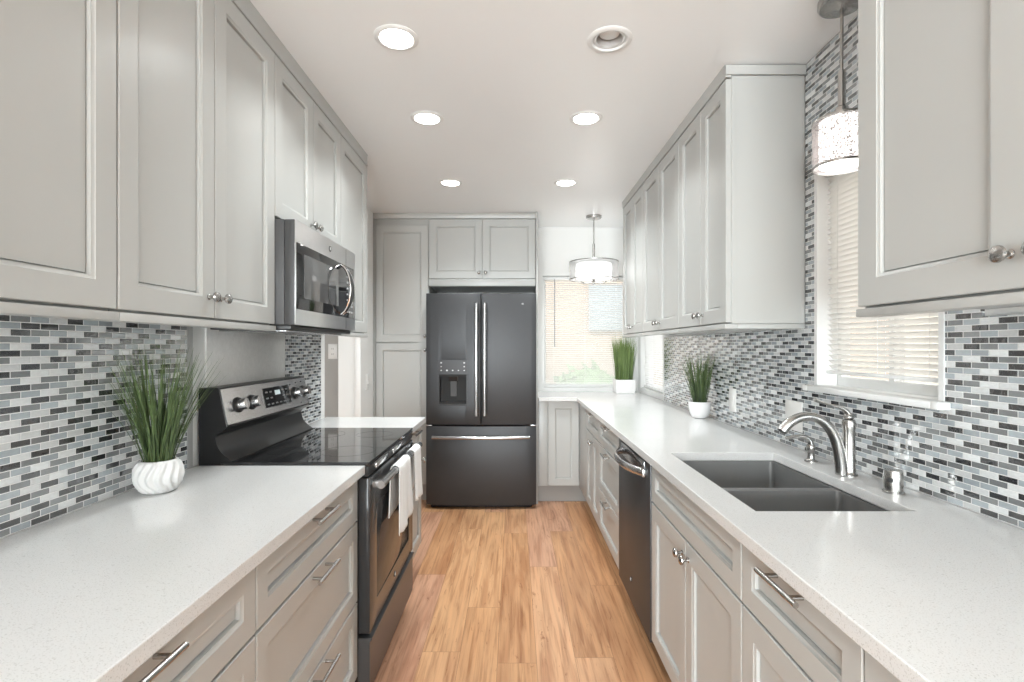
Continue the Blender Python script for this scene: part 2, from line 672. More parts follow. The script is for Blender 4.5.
def door(root, F, u0, u1, v0, v1, kn=None, s=0.058, name='door'):
    d = shaker(F, u0 + 0.002, u1 - 0.002, v0 + 0.002, v1 - 0.002, s=s).build(name, 'cab', root)
    if kn:
        knob(F, kn[0], kn[1], 0.020, d)
    return d


def drawer(root, F, u0, u1, v0, v1, handle=True, s=0.050):
    d = shaker(F, u0 + 0.002, u1 - 0.002, v0 + 0.002, v1 - 0.002, s=s).build('drawer', 'cab', root)
    if handle:
        pull(F, (u0 + u1) / 2, v1 - 0.020, 0.020, d)
    return d


# ------------------------------------------------------------------ room shell
LW, RW, BW, REAR = -1.146, 1.195, 4.95, -4.6
LT, RT = -1.138, 1.187          # tile faces
CT, CB = 0.910, 0.878           # worktop top and underside

struct('floor', MB().box(-2.6, RW + 0.12, REAR - 0.12, BW + 0.12, -0.06, 0.0), 'wood')
# ceiling with the one open can cut into it
hx, hy = CANS[1][0], CANS[1][1]
struct('ceiling', MB().grid('z', [-2.6, hx - 0.05, hx + 0.05, RW + 0.12], [REAR - 0.12, hy - 0.05, hy + 0.05, BW + 0.12],
                            lambda a, b: not (abs(a - hx) < 0.05 and abs(b - hy) < 0.05), CEIL, CEIL + 0.12), 'ceil')
struct('wall_left', MB().box(LW - 0.12, LW, -0.45, 3.117, 0, CEIL), 'wall')
W1 = (1.425, 2.025, 1.185, 2.035)     # over the sink: y0, y1, z0, z1
W2 = (4.13, 4.86, 0.955, 2.02)        # right wall, far corner
W3 = (0.275, 1.10, 0.945, 2.02)       # back wall: x0, x1, z0, z1


def win_in(W):
    return lambda a, b: W[0] < a < W[1] and W[2] < b < W[3]


i1, i2, i3 = win_in(W1), win_in(W2), win_in(W3)
struct('wall_right', MB().grid('x', [REAR, W1[0], W1[1], W2[0], W2[1], BW], sorted([0, W1[2], W1[3], W2[2], W2[3], CEIL]),
                               lambda a, b: not i1(a, b) and not i2(a, b), RW, RW + 0.12), 'wall')
struct('wall_back', MB().grid('y', [-2.6, W3[0], W3[1], RW + 0.12], [0, W3[2], W3[3], CEIL], lambda a, b: not i3(a, b), BW, BW + 0.12), 'wall')
# rear wall behind the camera, with an unseen opening added for the fill light
struct('wall_rear', MB().grid('y', [-2.6, -2.4, 0.4, RW + 0.12], [0, 0.2, 2.38, CEIL], lambda a, b: not (-2.4 < a < 0.4 and 0.2 < b < 2.38), REAR - 0.12, REAR), 'wall')
# recess beside the tall unit: end wall and the hall beyond the opening in the left wall
struct('wall_hall', MB().box(-2.6, -1.386, 4.30, 4.949, 0, CEIL), 'hall')
struct('wall_recess', MB().box(-1.385, -1.230, 4.06, 4.949, 0, CEIL).box(-1.2299, -1.205, 4.06, 4.40, 0, CEIL), 'wall')
struct('trim_1', MB().box(-1.252, -1.203, 4.042, 4.0595, 0, CEIL - 0.001, 0.004), 'white')
struct('wall_outer', MB().box(-2.72, -2.6, REAR, 4.35, 0, CEIL), 'wall')


def window(n, axis, W, plane, mullion, sill=None):
    """frame, glass and sill in an opening; plane = wall face, glass sits toward +axis"""
    mb = MB()
    a0, a1, z0, z1 = W
    f = 0.035
    mb.grid(axis, [a0, a0 + f, (a0 + a1) / 2 - 0.012, (a0 + a1) / 2 + 0.012, a1 - f, a1], [z0, z0 + f, z1 - f, z1],
            lambda a, b: a < a0 + f or a > a1 - f or b < z0 + f or b > z1 - f or (mullion and abs(a - (a0 + a1) / 2) < 0.012), plane + 0.07, plane + 0.105)
    o = mb.build('window_%d' % n, 'white')
    o['kind'] = 'structure'
    g = MB()
    if axis == 'x':
        g.box(plane + 0.085, plane + 0.089, a0 + 0.03, a1 - 0.03, z0 + 0.03, z1 - 0.03)
    else:
        g.box(a0 + 0.03, a1 - 0.03, plane + 0.085, plane + 0.089, z0 + 0.03, z1 - 0.03)
    g.build('glass', 'glass', o)
    if sill:
        s = MB().box(*sill, 0.004)
        s.build('sill', 'white', o)
    return o


window(1, 'x', W1, RW, 1, (1.150, RW + 0.069, 1.4251, 2.0249, 1.163, 1.184))
window(2, 'x', W2, RW, 0)
window(3, 'y', W3, BW, 0)
# the sill board of the sink window runs a little past the opening
struct('trim_2', MB().box(1.1500, 1.1868, 1.398, 1.4245, 1.163, 1.184, 0.003).box(1.1500, 1.1868, 2.0255, 2.056, 1.163, 1.184, 0.003), 'white')
# white casing that lines the sink window's opening
struct('trim_3', MB().grid('x', [W1[0] - 0.006, W1[0] + 0.012, W1[1] - 0.012, W1[1] + 0.006], [W1[2], W1[3] - 0.012, W1[3] + 0.006],
                           lambda a, b: not (W1[0] + 0.012 < a < W1[1] - 0.012 and b < W1[3] - 0.012), RT - 0.003, RW + 0.068), 'white')

# outdoors
struct('exterior_ground', MB().box(-6, 12, BW + 0.13, 14, -0.3, -0.15).box(RW + 0.13, 12, -6, BW + 0.13, -0.3, -0.15), 'pave')
struct('exterior_wall_back', MB().box(-5, 10, 9.0, 9.3, -0.15, 4.2), 'stucco')
struct('exterior_wall_side', MB().box(2.35, 2.6, -3.0, 3.15, -0.15, 4.0), 'stucco_beige')
e = MB().box(1.30, 1.95, 8.93, 8.98, 1.62, 2.42).build('exterior_window', 'extwin')
e['kind'] = 'structure'
bm_ = MB()
rb = random.Random(3)
for k in range(420):
    a = rb.uniform(0, 2 * math.pi)
    b = math.acos(rb.uniform(-0.2, 1))
    rr = rb.uniform(0.75, 1.0)
    c = Vector((1.05 + 0.85 * rr * math.sin(b) * math.cos(a), 7.2 + 0.6 * rr * math.sin(b) * math.sin(a), 0.15 + 0.95 * rr * math.cos(b)))
    d = Vector((rb.uniform(-1, 1), rb.uniform(-1, 1), rb.uniform(-1, 1))).normalized() * 0.10
    n_ = d.orthogonal().normalized() * 0.05
    q = [bm_.bm.verts.new(c - d), bm_.bm.verts.new(c + n_), bm_.bm.verts.new(c + d), bm_.bm.verts.new(c - n_)]
    bm_.bm.faces.new(q)
bm_.lathe((1.05, 7.2, -0.15), Z, [(0.28, 0), (0.55, 0.25), (0.66, 0.55), (0.5, 0.95), (0.2, 1.15), (0.0, 1.2)], 20, cap1=False)
tag(bm_.build('garden_bush', 'bush'), 'rounded green bush outside beyond the back window blind', 'bush')

# ------------------------------------------------------------------ tile, splash panel
tl = MB().box(LW + 0.0003, LT, -0.3, 1.792, CT + 0.0006, 1.409)
tag(tl.build('tile_backsplash', 'tile_l'), 'grey and white glass mosaic tile backsplash behind the left worktop with the spiral pot plant', 'backsplash')
struct('edge_strip', MB().box(LW + 0.0003, LT + 0.0015, 1.7925, 1.822, CT + 0.0006, 1.409), plain('grey_edge_strip', (0.40, 0.40, 0.395), 0.35))  # narrow grey upright strip where the tile stops
tl = MB().box(LW + 0.0003, LT, 2.562, 3.037, CT + 0.0006, 1.409)
tag(tl.build('tile_backsplash', 'tile_l'), 'narrow glass mosaic tile panel beyond the range, next to the wall end', 'backsplash')
sp = MB().box(LW + 0.0003, LT + 0.001, 1.905, 2.5605, CT + 0.03, 1.409, 0.001)
tag(sp.build('splash_panel', 'splash'), 'pale pebbly splash panel on the wall behind the range controls', 'panel')

ys = [-0.3, 1.307, W1[0] - 0.0065, W1[1] + 0.0065, 2.098, 4.07]
zs = [CT + 0.0006, 1.184, 1.4125, W1[3] + 0.0065, CEIL - 0.0006]
tr_ = MB().grid('x', ys, zs, lambda a, b: (b < 1.4125 or 1.307 < a < 2.098) and not (ys[2] < a < ys[3] and 1.184 < b < zs[3]), RT, RW - 0.0003)
tag(tr_.build('tile_backsplash', 'tile_r'), 'grey and white glass mosaic tile wall round the sink window, running up to the ceiling', 'backsplash')

# ------------------------------------------------------------------ cabinets
XLU = -0.898      # left uppers: carcass front (doors add 0.020)
XLB = -0.581      # left bases
XRU = 0.886       # right uppers
XRB = 0.575       # right bases
YBK = 4.40        # back base carcass front
fLU, fLB, fRU, fRB = FL(XLU), FL(XLB), FR(XRU), FR(XRB)
LB0, LD0, LDT = 1.413, 1.417, 2.415


def upper(side, y0, y1, label, doors, zb, knobz, zt=CEIL - 0.075, rail=True, name='wall_cabinet', s=0.058, rail_z=0.02, endpanel=False, dtop=None):
    left = side == 'L'
    F = fLU if left else fRU
    xf, xw = (XLU, LW + 0.0005) if left else (XRU, RW - 0.0005)
    root = empty(name, (xw, (y0 + y1) / 2, zb), label, 'cabinet', 'grey wall cabinets over the worktops')
    MB().box(min(xf, xw), max(xf, xw), y0 + 0.0005, y1 - 0.0005, zb, CEIL - 0.001, 0.001).build('body', 'cab', root)
    for a, b, ks in doors:
        u0, u1 = (a, b) if left else (-b, -a)
        ku = None
        if ks is not None:
            yk = a + 0.030 if ks == 'a' else b - 0.030
            ku = (yk if left else -yk, knobz)
        door(root, F, u0, u1, zb + 0.004, dtop or zt, ku, s)
    if rail:
        sg = 1 if left else -1
        r = MB()
        xo = xf + sg * 0.024
        r.box(min(xf - sg * 0.03, xo), max(xf - sg * 0.03, xo), y0 + 0.0005, y1 - 0.0005, zb - rail_z, zb - 0.0005, 0.0015)
        if endpanel:
            r.box(min(xf - sg * 0.0305, xw), max(xf - sg * 0.0305, xw), y0 + 0.0005, y0 + 0.03, zb - rail_z, zb - 0.0005, 0.0015)
        r.build('light_rail', 'cab', root)
    return root


# left run, from behind the camera to the far end
upper('L', -0.36, 0.3895, 'grey wall cabinet above the near end of the left worktop, largely behind the camera', [(-0.36, 0.015, 'b'), (0.015, 0.3895, 'a')], LB0, LD0 + 0.07, LDT)
upper('L', 0.3905, 1.1410, 'grey wall cabinet in the upper left corner, nearest of those over the left worktop', [(0.3905, 0.766, 'b'), (0.766, 1.1410, 'a')], LB0, LD0 + 0.07, LDT)
upper('L', 1.1420, 1.8925, 'grey two-door wall cabinet above the spiral pot plant, next to the microwave', [(1.1420, 1.512, 'b'), (1.512, 1.8925, 'a')], LB0, LD0 + 0.062, LDT)
upper('L', 1.8935, 2.6125, 'short grey two-door wall cabinet directly above the microwave', [(1.8935, 2.253, 'b'), (2.253, 2.6125, 'a')], 1.812, 1.812 + 0.05, LDT, rail=False)
upper('L', 2.6135, 3.085, 'narrow single-door grey wall cabinet past the microwave, at the end of the left run', [(2.6135, 3.085, None)], LB0, 0, LDT)
cr = MB().prism([(XLU + 0.0005, LDT + 0.002), (XLU + 0.0215, LDT + 0.002), (XLU + 0.0215, LDT + 0.010), (XLU + 0.0185, LDT + 0.014), (XLU + 0.0185, CEIL - 0.008), (XLU + 0.022, CEIL - 0.001), (XLU + 0.0005, CEIL - 0.001)], 'y', -0.36, 3.087)
tag(cr.build('crown_molding', 'cab'), 'grey crown board along the ceiling above the left wall cabinets', 'molding')

# right run
RB0, RDT = 1.430, 2.432
upper('R', 0.43, 1.300, 'large grey wall cabinet in the upper right corner, nearest to the camera', [(0.43, 0.868, 'b'), (0.868, 1.300, 'a')], RB0, RB0 + 0.067, RDT, s=0.066, endpanel=False)
r1 = upper('R', 2.104, 2.7095, 'grey two-door wall cabinet with bare end panel beside the sink window', [(2.104, 2.391, 'b'), (2.391, 2.7095, 'a')], RB0, RB0 + 0.05, RDT, endpanel=True)
upper('R', 2.7105, 3.4705, 'grey two-door wall cabinet in the middle of the right run, above the round-pot grass', [(2.7105, 3.090, 'b'), (3.090, 3.4705, 'a')], RB0, RB0 + 0.05, RDT)
upper('R', 3.4715, 4.092, 'grey two-door wall cabinet at the far end of the right run, by the drum pendant', [(3.4715, 3.78, 'b'), (3.78, 4.092, 'a')], RB0, RB0 + 0.05, RDT)
# framed end panel that faces the camera
fe = Face((0, 2.1045, 0), (1, 0, 0), (0, -1, 0))
shaker(fe, XRU + 0.0015, RT - 0.0012, RB0 + 0.0005, RDT + 0.01, t=0.006, s=0.012, deep=0.0025, groove=False).build('end_panel', 'cab', r1)


def crown_r(y0, y1, label, ret):
    cm = MB().prism([(XRU - 0.0005, RDT + 0.003), (XRU - 0.0225, RDT + 0.003), (XRU - 0.0265, CEIL - 0.008), (XRU - 0.0285, CEIL - 0.001), (XRU - 0.0005, CEIL - 0.001)], 'y', y0, y1)
    if ret:
        yy = y0 if ret < 0 else y1
        cm.prism([(yy + 0.0005, RDT + 0.011), (yy - 0.008, RDT + 0.011), (yy - 0.010, CEIL - 0.006), (yy + 0.0005, CEIL - 0.001)] if ret < 0 else
                 [(yy - 0.0005, RDT + 0.011), (yy + 0.008, RDT + 0.011), (yy + 0.010, CEIL - 0.006), (yy - 0.0005, CEIL - 0.001)], 'x', XRU - 0.0265, RT - 0.0008)
    tag(cm.build('crown_molding', 'cab'), label, 'molding')


crown_r(2.098, 4.094, 'grey crown board along the ceiling above the far right wall cabinets', -1)
crown_r(0.43, 1.301, 'grey crown board above the nearest right wall cabinet, out at the top of the view', 0)

# bases
D1, D2, D3 = (0.712, 0.873), (0.423, 0.709), (0.152, 0.420)
BZ = 0.150


def base_unit(F, xf, xw, y0, y1, label, fronts, axis='x', name='base_cabinet', kick=0.06, hollow=False):
    """carcass, toe kick and fronts; fronts: ('drawer', a, b, v0, v1, handle) or ('door', a, b, v0, v1, knob side)"""
    left = xf < xw if False else xw < xf
    root = empty(name, ((xf + xw) / 2, (y0 + y1) / 2, 0), label, 'cabinet', 'grey base cabinets under the worktops')
    sg = 1 if xf > xw else -1
    b = MB()
    top = CB - 0.0006
    if hollow:   # open box that leaves room for the sink bowls
        b.box(min(xf, xf - sg * 0.018), max(xf, xf - sg * 0.018), y0 + 0.0005, y1 - 0.0005, BZ, top)
        for q in (y0 + 0.0005, y1 - 0.0045):
            b.box(min(xf - sg * 0.018, xw), max(xf - sg * 0.018, xw), q, q + 0.004, BZ, top)
        b.box(min(xf - sg * 0.018, xw), max(xf - sg * 0.018, xw), y0 + 0.0045, y1 - 0.0045, BZ, BZ + 0.016)
    else:
        b.box(min(xf, xw), max(xf, xw), y0 + 0.0005, y1 - 0.0005, BZ, top, 0.001)
    b.build('body', 'cab', root)
    xk = xf - sg * kick
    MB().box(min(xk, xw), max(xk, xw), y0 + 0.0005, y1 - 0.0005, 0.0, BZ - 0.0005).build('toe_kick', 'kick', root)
    for f in fronts:
        kind, a, c, v0, v1, opt = f
        u0, u1 = (a, c) if sg > 0 else (-c, -a)
        if kind == 'drawer':
            drawer(root, F, u0, u1, v0, v1, opt)
        else:
            kn = None
            if opt:
                yk = a + 0.030 if opt == 'a' else c - 0.030
                kn = (yk if sg > 0 else -yk, v1 - 0.052)
            door(root, F, u0, u1, v0, v1, kn)
    return root


def three(a, b):
    return [('drawer', a, b, *D1, True), ('drawer', a, b, *D2, True), ('drawer', a, b, *D3, True)]


LWB = LW + 0.0005
base_unit(fLB, XLB, LWB, -0.3, 0.3885, 'grey drawer base at the near end of the left run, largely behind the camera', three(-0.3, 0.3885))
base_unit(fLB, XLB, LWB, 0.3895, 1.1205, 'grey drawer base under the left worktop in the lower left corner of the view', three(0.3895, 1.1205))
base_unit(fLB, XLB, LWB, 1.1215, 1.848, 'grey three-drawer base under the left worktop, right beside the range', three(1.1215, 1.848))
base_unit(fLB, XLB, LWB, 2.648, 3.120, 'small grey base cabinet between the range and the wall opening', [('drawer', 2.648, 3.120, *D1, True), ('door', 2.648, 3.120, D3[0], D2[1], 'b')])
RWB = RW - 0.0005
base_unit(fRB, XRB, RWB, -0.3, 0.3585, 'grey base cabinet at the near end of the right run, largely behind the camera', [('drawer', -0.3, 0.3585, *D1, True), ('door', -0.3, 0.3585, D3[0], D2[1], 'a')])
base_unit(fRB, XRB, RWB, 0.3595, 0.8185, 'grey base cabinet cut by the lower right corner of the view', [('drawer', 0.3595, 0.8185, *D1, True), ('door', 0.3595, 0.8185, D3[0], D2[1], 'a')])
base_unit(fRB, XRB, RWB, 0.8195, 1.2555, 'grey base cabinet with a steel drawer pull, just nearer than the sink cabinet', [('drawer', 0.8195, 1.2555, *D1, True), ('door', 0.8195, 1.2555, D3[0], D2[1], None)])
base_unit(fRB, XRB, RWB, 1.2565, 2.080, 'grey two-door sink base cabinet with blank front panel and two round knobs',
          [('drawer', 1.2565, 2.080, *D1, False), ('door', 1.2565, 1.668, D3[0], D2[1], 'b'), ('door', 1.668, 2.080, D3[0], D2[1], 'a')], hollow=True)
base_unit(fRB, XRB, RWB, 2.7165, 3.363, 'grey three-drawer base just beyond the dishwasher', three(2.7165, 3.363))
base_unit(fRB, XRB, RWB, 3.364, 3.945, 'grey base cabinet with one drawer and two doors, farthest of the right run', [('drawer', 3.364, 3.945, *D1, True), ('door', 3.364, 3.654, D3[0], D2[1], 'b'), ('door', 3.654, 3.945, D3[0], D2[1], 'a')])
# corner: blind unit and the door that faces the camera
root = empty('base_cabinet', (0.7, 4.6, 0), 'grey corner base cabinet with a tall door, right beside the fridge', 'cabinet', 'grey base cabinets under the worktops')
MB().grid('z', [0.2065, XRB, RWB], [3.946, YBK, BW - 0.0006], lambda a, b: not (a < XRB and b < YBK), BZ, CB - 0.0006).build('body', 'cab', root)
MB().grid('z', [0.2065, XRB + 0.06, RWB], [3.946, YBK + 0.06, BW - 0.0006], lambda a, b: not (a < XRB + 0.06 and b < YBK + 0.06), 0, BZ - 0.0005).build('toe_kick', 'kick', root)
fB = FB(YBK)
door(root, fB, 0.288, XRB - 0.022, BZ + 0.002, D1[1], None)
MB().box(0.2075, 0.2865, YBK - 0.019, YBK - 0.0003, BZ + 0.002, D1[1], 0.0015).build('filler_panel', 'cab', root)
MB().box(XRB - 0.019, XRB - 0.0003, 3.9475, YBK - 0.0215, BZ + 0.002, D1[1], 0.0015).build('filler_panel', 'cab', root)

# tall unit and bridge cabinet round the fridge
YP = 4.445
fP = FB(YP)
root = empty('pantry_cabinet', (-0.98, 4.7, 0), 'tall grey pantry cabinet left of the fridge, reaching the ceiling', 'cabinet')
MB().box(-1.2285, -0.7345, YP, BW - 0.0006, BZ, CEIL - 0.001, 0.001).build('body', 'cab', root)
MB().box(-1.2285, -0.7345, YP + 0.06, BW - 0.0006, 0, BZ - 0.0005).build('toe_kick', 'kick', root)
d = door(root, fP, -1.193, -0.7365, 1.375, 2.385, None)
knob(fP, -0.762, 1.43, 0.02, d)
d = door(root, fP, -1.193, -0.7365, BZ + 0.004, 1.371, None)
knob(fP, -0.762, 1.31, 0.02, d)
root = empty('fridge_cabinet', (-0.27, 4.7, 1.85), 'grey two-door bridge cabinet above the dark fridge', 'cabinet')
MB().box(-0.7335, 0.186, YP, BW - 0.0006, 1.858, CEIL - 0.001, 0.001).build('body', 'cab', root)
d = door(root, fP, -0.7315, -0.272, 1.922, 2.436, (-0.300, 1.972))
d = door(root, fP, -0.272, 0.186, 1.922, 2.436, (-0.244, 1.972))
MB().box(-0.7335, 0.186, YP - 0.019, YP - 0.0003, 1.860, 1.918, 0.0015).build('filler_panel', 'cab', root)
cm = MB().prism([(YP - 0.0005, 2.439), (YP - 0.022, 2.439), (YP - 0.024, CEIL - 0.010), (YP - 0.032, CEIL - 0.001), (YP - 0.0005, CEIL - 0.001)], 'x', -1.2285, 0.187)
cm.box(-1.2285, -1.1945, YP - 0.018, YP - 0.0005, BZ, 2.438)
tag(cm.build('crown_molding', 'cab'), 'grey crown board along the ceiling above the pantry and the fridge', 'molding')
tag(MB().box(0.1875, 0.2045, 4.38, BW - 0.0006, 0, CEIL - 0.001, 0.001).build('side_panel', 'cab'), 'thin grey upright panel along the right flank of the fridge', 'panel')

# ------------------------------------------------------------------ worktops
tag(MB().grid('z', [LT + 0.0005, -0.534], [-0.3, 1.848], lambda a, b: True, CB, CT, bev=0.0025).build('countertop', 'quartz', None, 20),
    'long white speckled worktop on the left, with the spiral pot plant', 'countertop')
tag(MB().grid('z', [LT + 0.0005, -0.534], [2.648, 3.128], lambda a, b: True, CB, CT, bev=0.0025).build('countertop', 'quartz', None, 20),
    'short white worktop beyond the range, ending at the wall opening', 'countertop')
SK = (0.628, 1.043, 1.335, 2.071)
tag(MB().grid('z', [0.2065, 0.527, SK[0], SK[1], RT - 0.0005], [-0.3, SK[2], SK[3], 4.325, BW - 0.0006],
              lambda a, b: (a > 0.527 or b > 4.325) and not (SK[0] < a < SK[1] and SK[2] < b < SK[3]), CB, CT, bev=0.0025).build('countertop', 'quartz', None, 20),
    'long white speckled worktop on the right that holds the sink and turns the corner', 'countertop')

# ------------------------------------------------------------------ sink
root = empty('kitchen_sink', (0.835, 1.70, 0.66), 'undermount steel double-bowl sink set in the right worktop', 'sink')


def bowl(x0, x1, y0, y1):
    zt, zb, r, t = 0.8765, 0.670, 0.018, 0.0022
    def rr(i, z, rad):
        L = []
        for cx, cy, a0 in ((x1 - i - rad, y1 - i - rad, 0), (x0 + i + rad, y1 - i - rad, 90), (x0 + i + rad, y0 + i + rad, 180), (x1 - i - rad, y0 + i + rad, 270)):
            for k in range(7):
                a = math.radians(a0 + 15 * k)
                L.append(Vector((cx + rad * math.cos(a), cy + rad * math.sin(a), z)))
        return L
    mb = MB()
    mb.loops([rr(-0.006, zt, r + 0.006), rr(0, zt, r), rr(0.0005, zt - 0.004, r), rr(0.003, zb + 0.018, r), rr(0.007, zb + 0.005, r), rr(0.018, zb, r), rr(0.12, zb - 0.003, 0.05)], cap0=False)
    o = mb.build('basin', 'sink', root, 30)
    s = o.modifiers.new('thick', 'SOLIDIFY')
    s.thickness = t
    s.offset = -1
    cx, cy = (x0 + x1) / 2, (y0 + y1) / 2
    MB().lathe((cx, cy, zb - 0.0025), Z, [(0.046, 0.0), (0.046, 0.003), (0.040, 0.0045), (0.036, 0.002), (0.012, 0.001), (0.010, 0.006), (0.0, 0.007)], 28, cap1=False).build('drain', 'chrome', o)


bowl(0.631, 1.040, 1.676, 2.068)
bowl(0.631, 1.040, 1.338, 1.644)
MB().box(0.622, 1.049, 1.6445, 1.6755, 0.8735, 0.8770, 0.0008).build('divider', 'sink', root)

# ------------------------------------------------------------------ faucet set
fx, fy = 1.112, 1.71
root = empty('kitchen_faucet', (fx, fy, CT), 'brushed nickel faucet with an arched spout and side-swept lever behind the sink', 'faucet')
MB().lathe((fx, fy, CT), Z, [(0.026, 0.0003), (0.026, 0.004), (0.0215, 0.009), (0.0200, 0.02), (0.0180, 0.12), (0.0185, 0.150), (0.0205, 0.158), (0.0205, 0.176), (0.0175, 0.184), (0.010, 0.187)], 32).build('body', 'nickel', root)
sp_ = bez((fx - 0.024, fy, CT + 0.003), (fx - 0.030, fy, CT + 0.11), (fx - 0.055, fy, CT + 0.165), (fx - 0.105, fy, CT + 0.188), 16) + \
    bez((fx - 0.105, fy, CT + 0.188), (fx - 0.145, fy, CT + 0.205), (fx - 0.195, fy, CT + 0.188), (fx - 0.222, fy, CT + 0.146), 12)[1:]
rs = [0.0195 - 0.0045 * min(1, i / 16) + (0.002 * max(0, i - 20) / 8) for i in range(len(sp_))]
o = MB().tube(sp_, rs, 20, cap=True, up=(0, 1, 0)).build('spout', 'nickel', root)
tdir = (sp_[-1] - sp_[-2]).normalized()
MB().lathe(sp_[-1] + tdir * 0.0003, tdir, [(0.0145, 0), (0.0145, 0.003), (0.010, 0.0035)], 20).build('aerator', 'blackplastic', o)
lv = bez((fx, fy, CT + 0.192), (fx - 0.012, fy - 0.002, CT + 0.238), (fx - 0.062, fy - 0.004, CT + 0.222), (fx - 0.118, fy - 0.006, CT + 0.252), 16)
h = MB().tube(lv, [0.0135 - 0.0085 * min(1, i / 10) + (0.001 * max(0, i - 12)) for i in range(17)], 16, flat=(1.0, 0.75), up=(0, 1, 0))
h.lathe((fx, fy, CT + 0.1875), Z, [(0.013, 0), (0.0165, 0.004), (0.015, 0.013), (0.009, 0.019), (0, 0.021)], 24, cap1=False)
h.build('lever', 'nickel', root)

sx, sy = 1.104, 1.915
root = empty('soap_dispenser', (sx, sy, CT), 'small brushed nickel soap dispenser on the far side of the faucet', 'dispenser')
MB().lathe((sx, sy, CT), Z, [(0.023, 0.0003), (0.023, 0.003), (0.015, 0.007), (0.0125, 0.012), (0.0125, 0.040), (0.015, 0.043), (0.015, 0.058), (0.011, 0.064)], 28).build('body', 'nickel', root)
MB().tube(bez((sx, sy, CT + 0.0645), (sx - 0.006, sy, CT + 0.098), (sx - 0.045, sy, CT + 0.095), (sx - 0.094, sy, CT + 0.086), 14), [0.0115 - 0.006 * i / 14 for i in range(15)], 14, up=(0, 1, 0)).build('spout', 'nickel', root)

ax_, ay_ = 1.108, 1.504
root = empty('air_gap', (ax_, ay_, CT), 'short shiny nickel air gap cap on the near side of the faucet', 'air gap')
MB().lathe((ax_, ay_, CT), Z, [(0.028, 0.0003), (0.028, 0.005), (0.0245, 0.0065), (0.0245, 0.062), (0.023, 0.066), (0.0, 0.0665)], 32, cap1=False).build('cap', 'nickel', root)
MB().lathe((ax_ - 0.0245 * 0.8, ay_ - 0.0245 * 0.6, CT + 0.04), (-0.8, -0.6, 0), [(0.0075, -0.001), (0.0075, 0.0012), (0.006, 0.0018)], 16).build('slot', 'slot', root)


# ------------------------------------------------------------------ fridge
fxc, fw = -0.2705, 0.4535
FY0 = 4.23
root = empty('refrigerator', (fxc, 4.55, 0), 'slate grey french-door refrigerator with water dispenser at the end of the kitchen', 'refrigerator')
MB().box(fxc - fw + 0.012, fxc + fw - 0.012, 4.315, 4.93, 0.03, 1.755, 0.004).build('case', 'slatedark', root)
MB().box(fxc - fw + 0.03, fxc + fw - 0.03, 4.30, 4.36, 0.0, 0.0295, 0.003).build('foot_grille', 'blackplastic', root)


def bulge(x):
    return 0.022 * (1 - ((x - fxc) / fw) ** 2)


def warp_f(p):
    if p.y < 4.26:
        p.y -= bulge(p.x) - 0.011
    return p


def fdoor(name, x0, x1, z0, z1, hole=None):
    n = 10
    A = sorted(set([x0 + (x1 - x0) * i / n for i in range(n + 1)] + ([hole[0], hole[1]] if hole else [])))
    Bz = sorted(set([z0, z1] + ([hole[2], hole[3]] if hole else [])))
    ins = (lambda a, b: not (hole[0] < a < hole[1] and hole[2] < b < hole[3])) if hole else (lambda a, b: True)
    return MB().grid('y', A, Bz, ins, FY0, 4.308, warp=warp_f, bev=0.0045).build(name, 'slate', root, 35)


ZD0, ZD1 = 0.697, 1.777
HO = (fxc - 0.345, fxc - 0.120, 0.865, 1.110)
dl = fdoor('door', fxc - fw, fxc - 0.003, ZD0, ZD1, HO)
dr = fdoor('door', fxc + 0.003, fxc + fw, ZD0, ZD1)
fz = fdoor('freezer_drawer', fxc - fw, fxc + fw, 0.036, 0.684)
# dispenser niche behind the cut in the left door
dn = MB()
hx0, hx1, hz0, hz1 = HO
dn.box(hx0, hx1, 4.298, 4.306, hz0, hz1)
dn.box(hx0 + 0.0003, hx0 + 0.006, 4.236, 4.298, hz0, hz1).box(hx1 - 0.006, hx1 - 0.0003, 4.236, 4.298, hz0, hz1)
dn.box(hx0 + 0.006, hx1 - 0.006, 4.230, 4.298, hz0 + 0.0003, hz0 + 0.016).box(hx0 + 0.006, hx1 - 0.006, 4.240, 4.298, hz1 - 0.020, hz1 - 0.0003)
disp = dn.build('dispenser', plain('dispenser_niche', (0.008, 0.008, 0.008), 0.6), dl)
MB().prism([(4.297, hz1 - 0.021), (4.255, hz1 - 0.021), (4.270, hz1 - 0.055), (4.297, hz1 - 0.055)], 'x', (hx0 + hx1) / 2 - 0.035, (hx0 + hx1) / 2 + 0.035).build('nozzle', 'blackplastic', dl)
MB().prism([(4.290, hz1 - 0.06), (4.283, hz1 - 0.06), (4.288, hz1 - 0.185), (4.295, hz1 - 0.185)], 'x', (hx0 + hx1) / 2 - 0.025, (hx0 + hx1) / 2 + 0.025).build('paddle', 'slatedark', dl)
yc = lambda x: FY0 - bulge(x) + 0.011
# bezel and key pad above the niche
bz_ = MB().grid('y', [hx0 - 0.008, hx0, (hx0 + hx1) / 2, hx1, hx1 + 0.008], [hz0 - 0.008, hz0, hz1, hz1 + 0.118],
                lambda a, b: not (hx0 < a < hx1 and hz0 < b < hz1), FY0 - 0.0035, FY0 - 0.0008, warp=lambda p: Vector((p.x, p.y - bulge(p.x) + 0.011, p.z)))
bz_.build('control_panel', plain('slate_panel', (0.040, 0.040, 0.042), 0.4, 0.2), dl)
ic = MB()
for (i, j, s) in ((0, 0, 1), (4, 0, 1.1), (0, 1, .8), (4, 1, .9), (0, 2, .8), (1, 2, 1.2), (2, 2, .9), (3, 2, .8), (4, 2, .8)):
    px_ = hx0 + 0.018 + i * 0.0475
    pz_ = hz1 + 0.095 - j * 0.031
    ic.box(px_ - 0.006 * s, px_ + 0.006 * s, yc(px_) - 0.0047, yc(px_) - 0.0036, pz_ - 0.0045 * s, pz_ + 0.0045 * s)
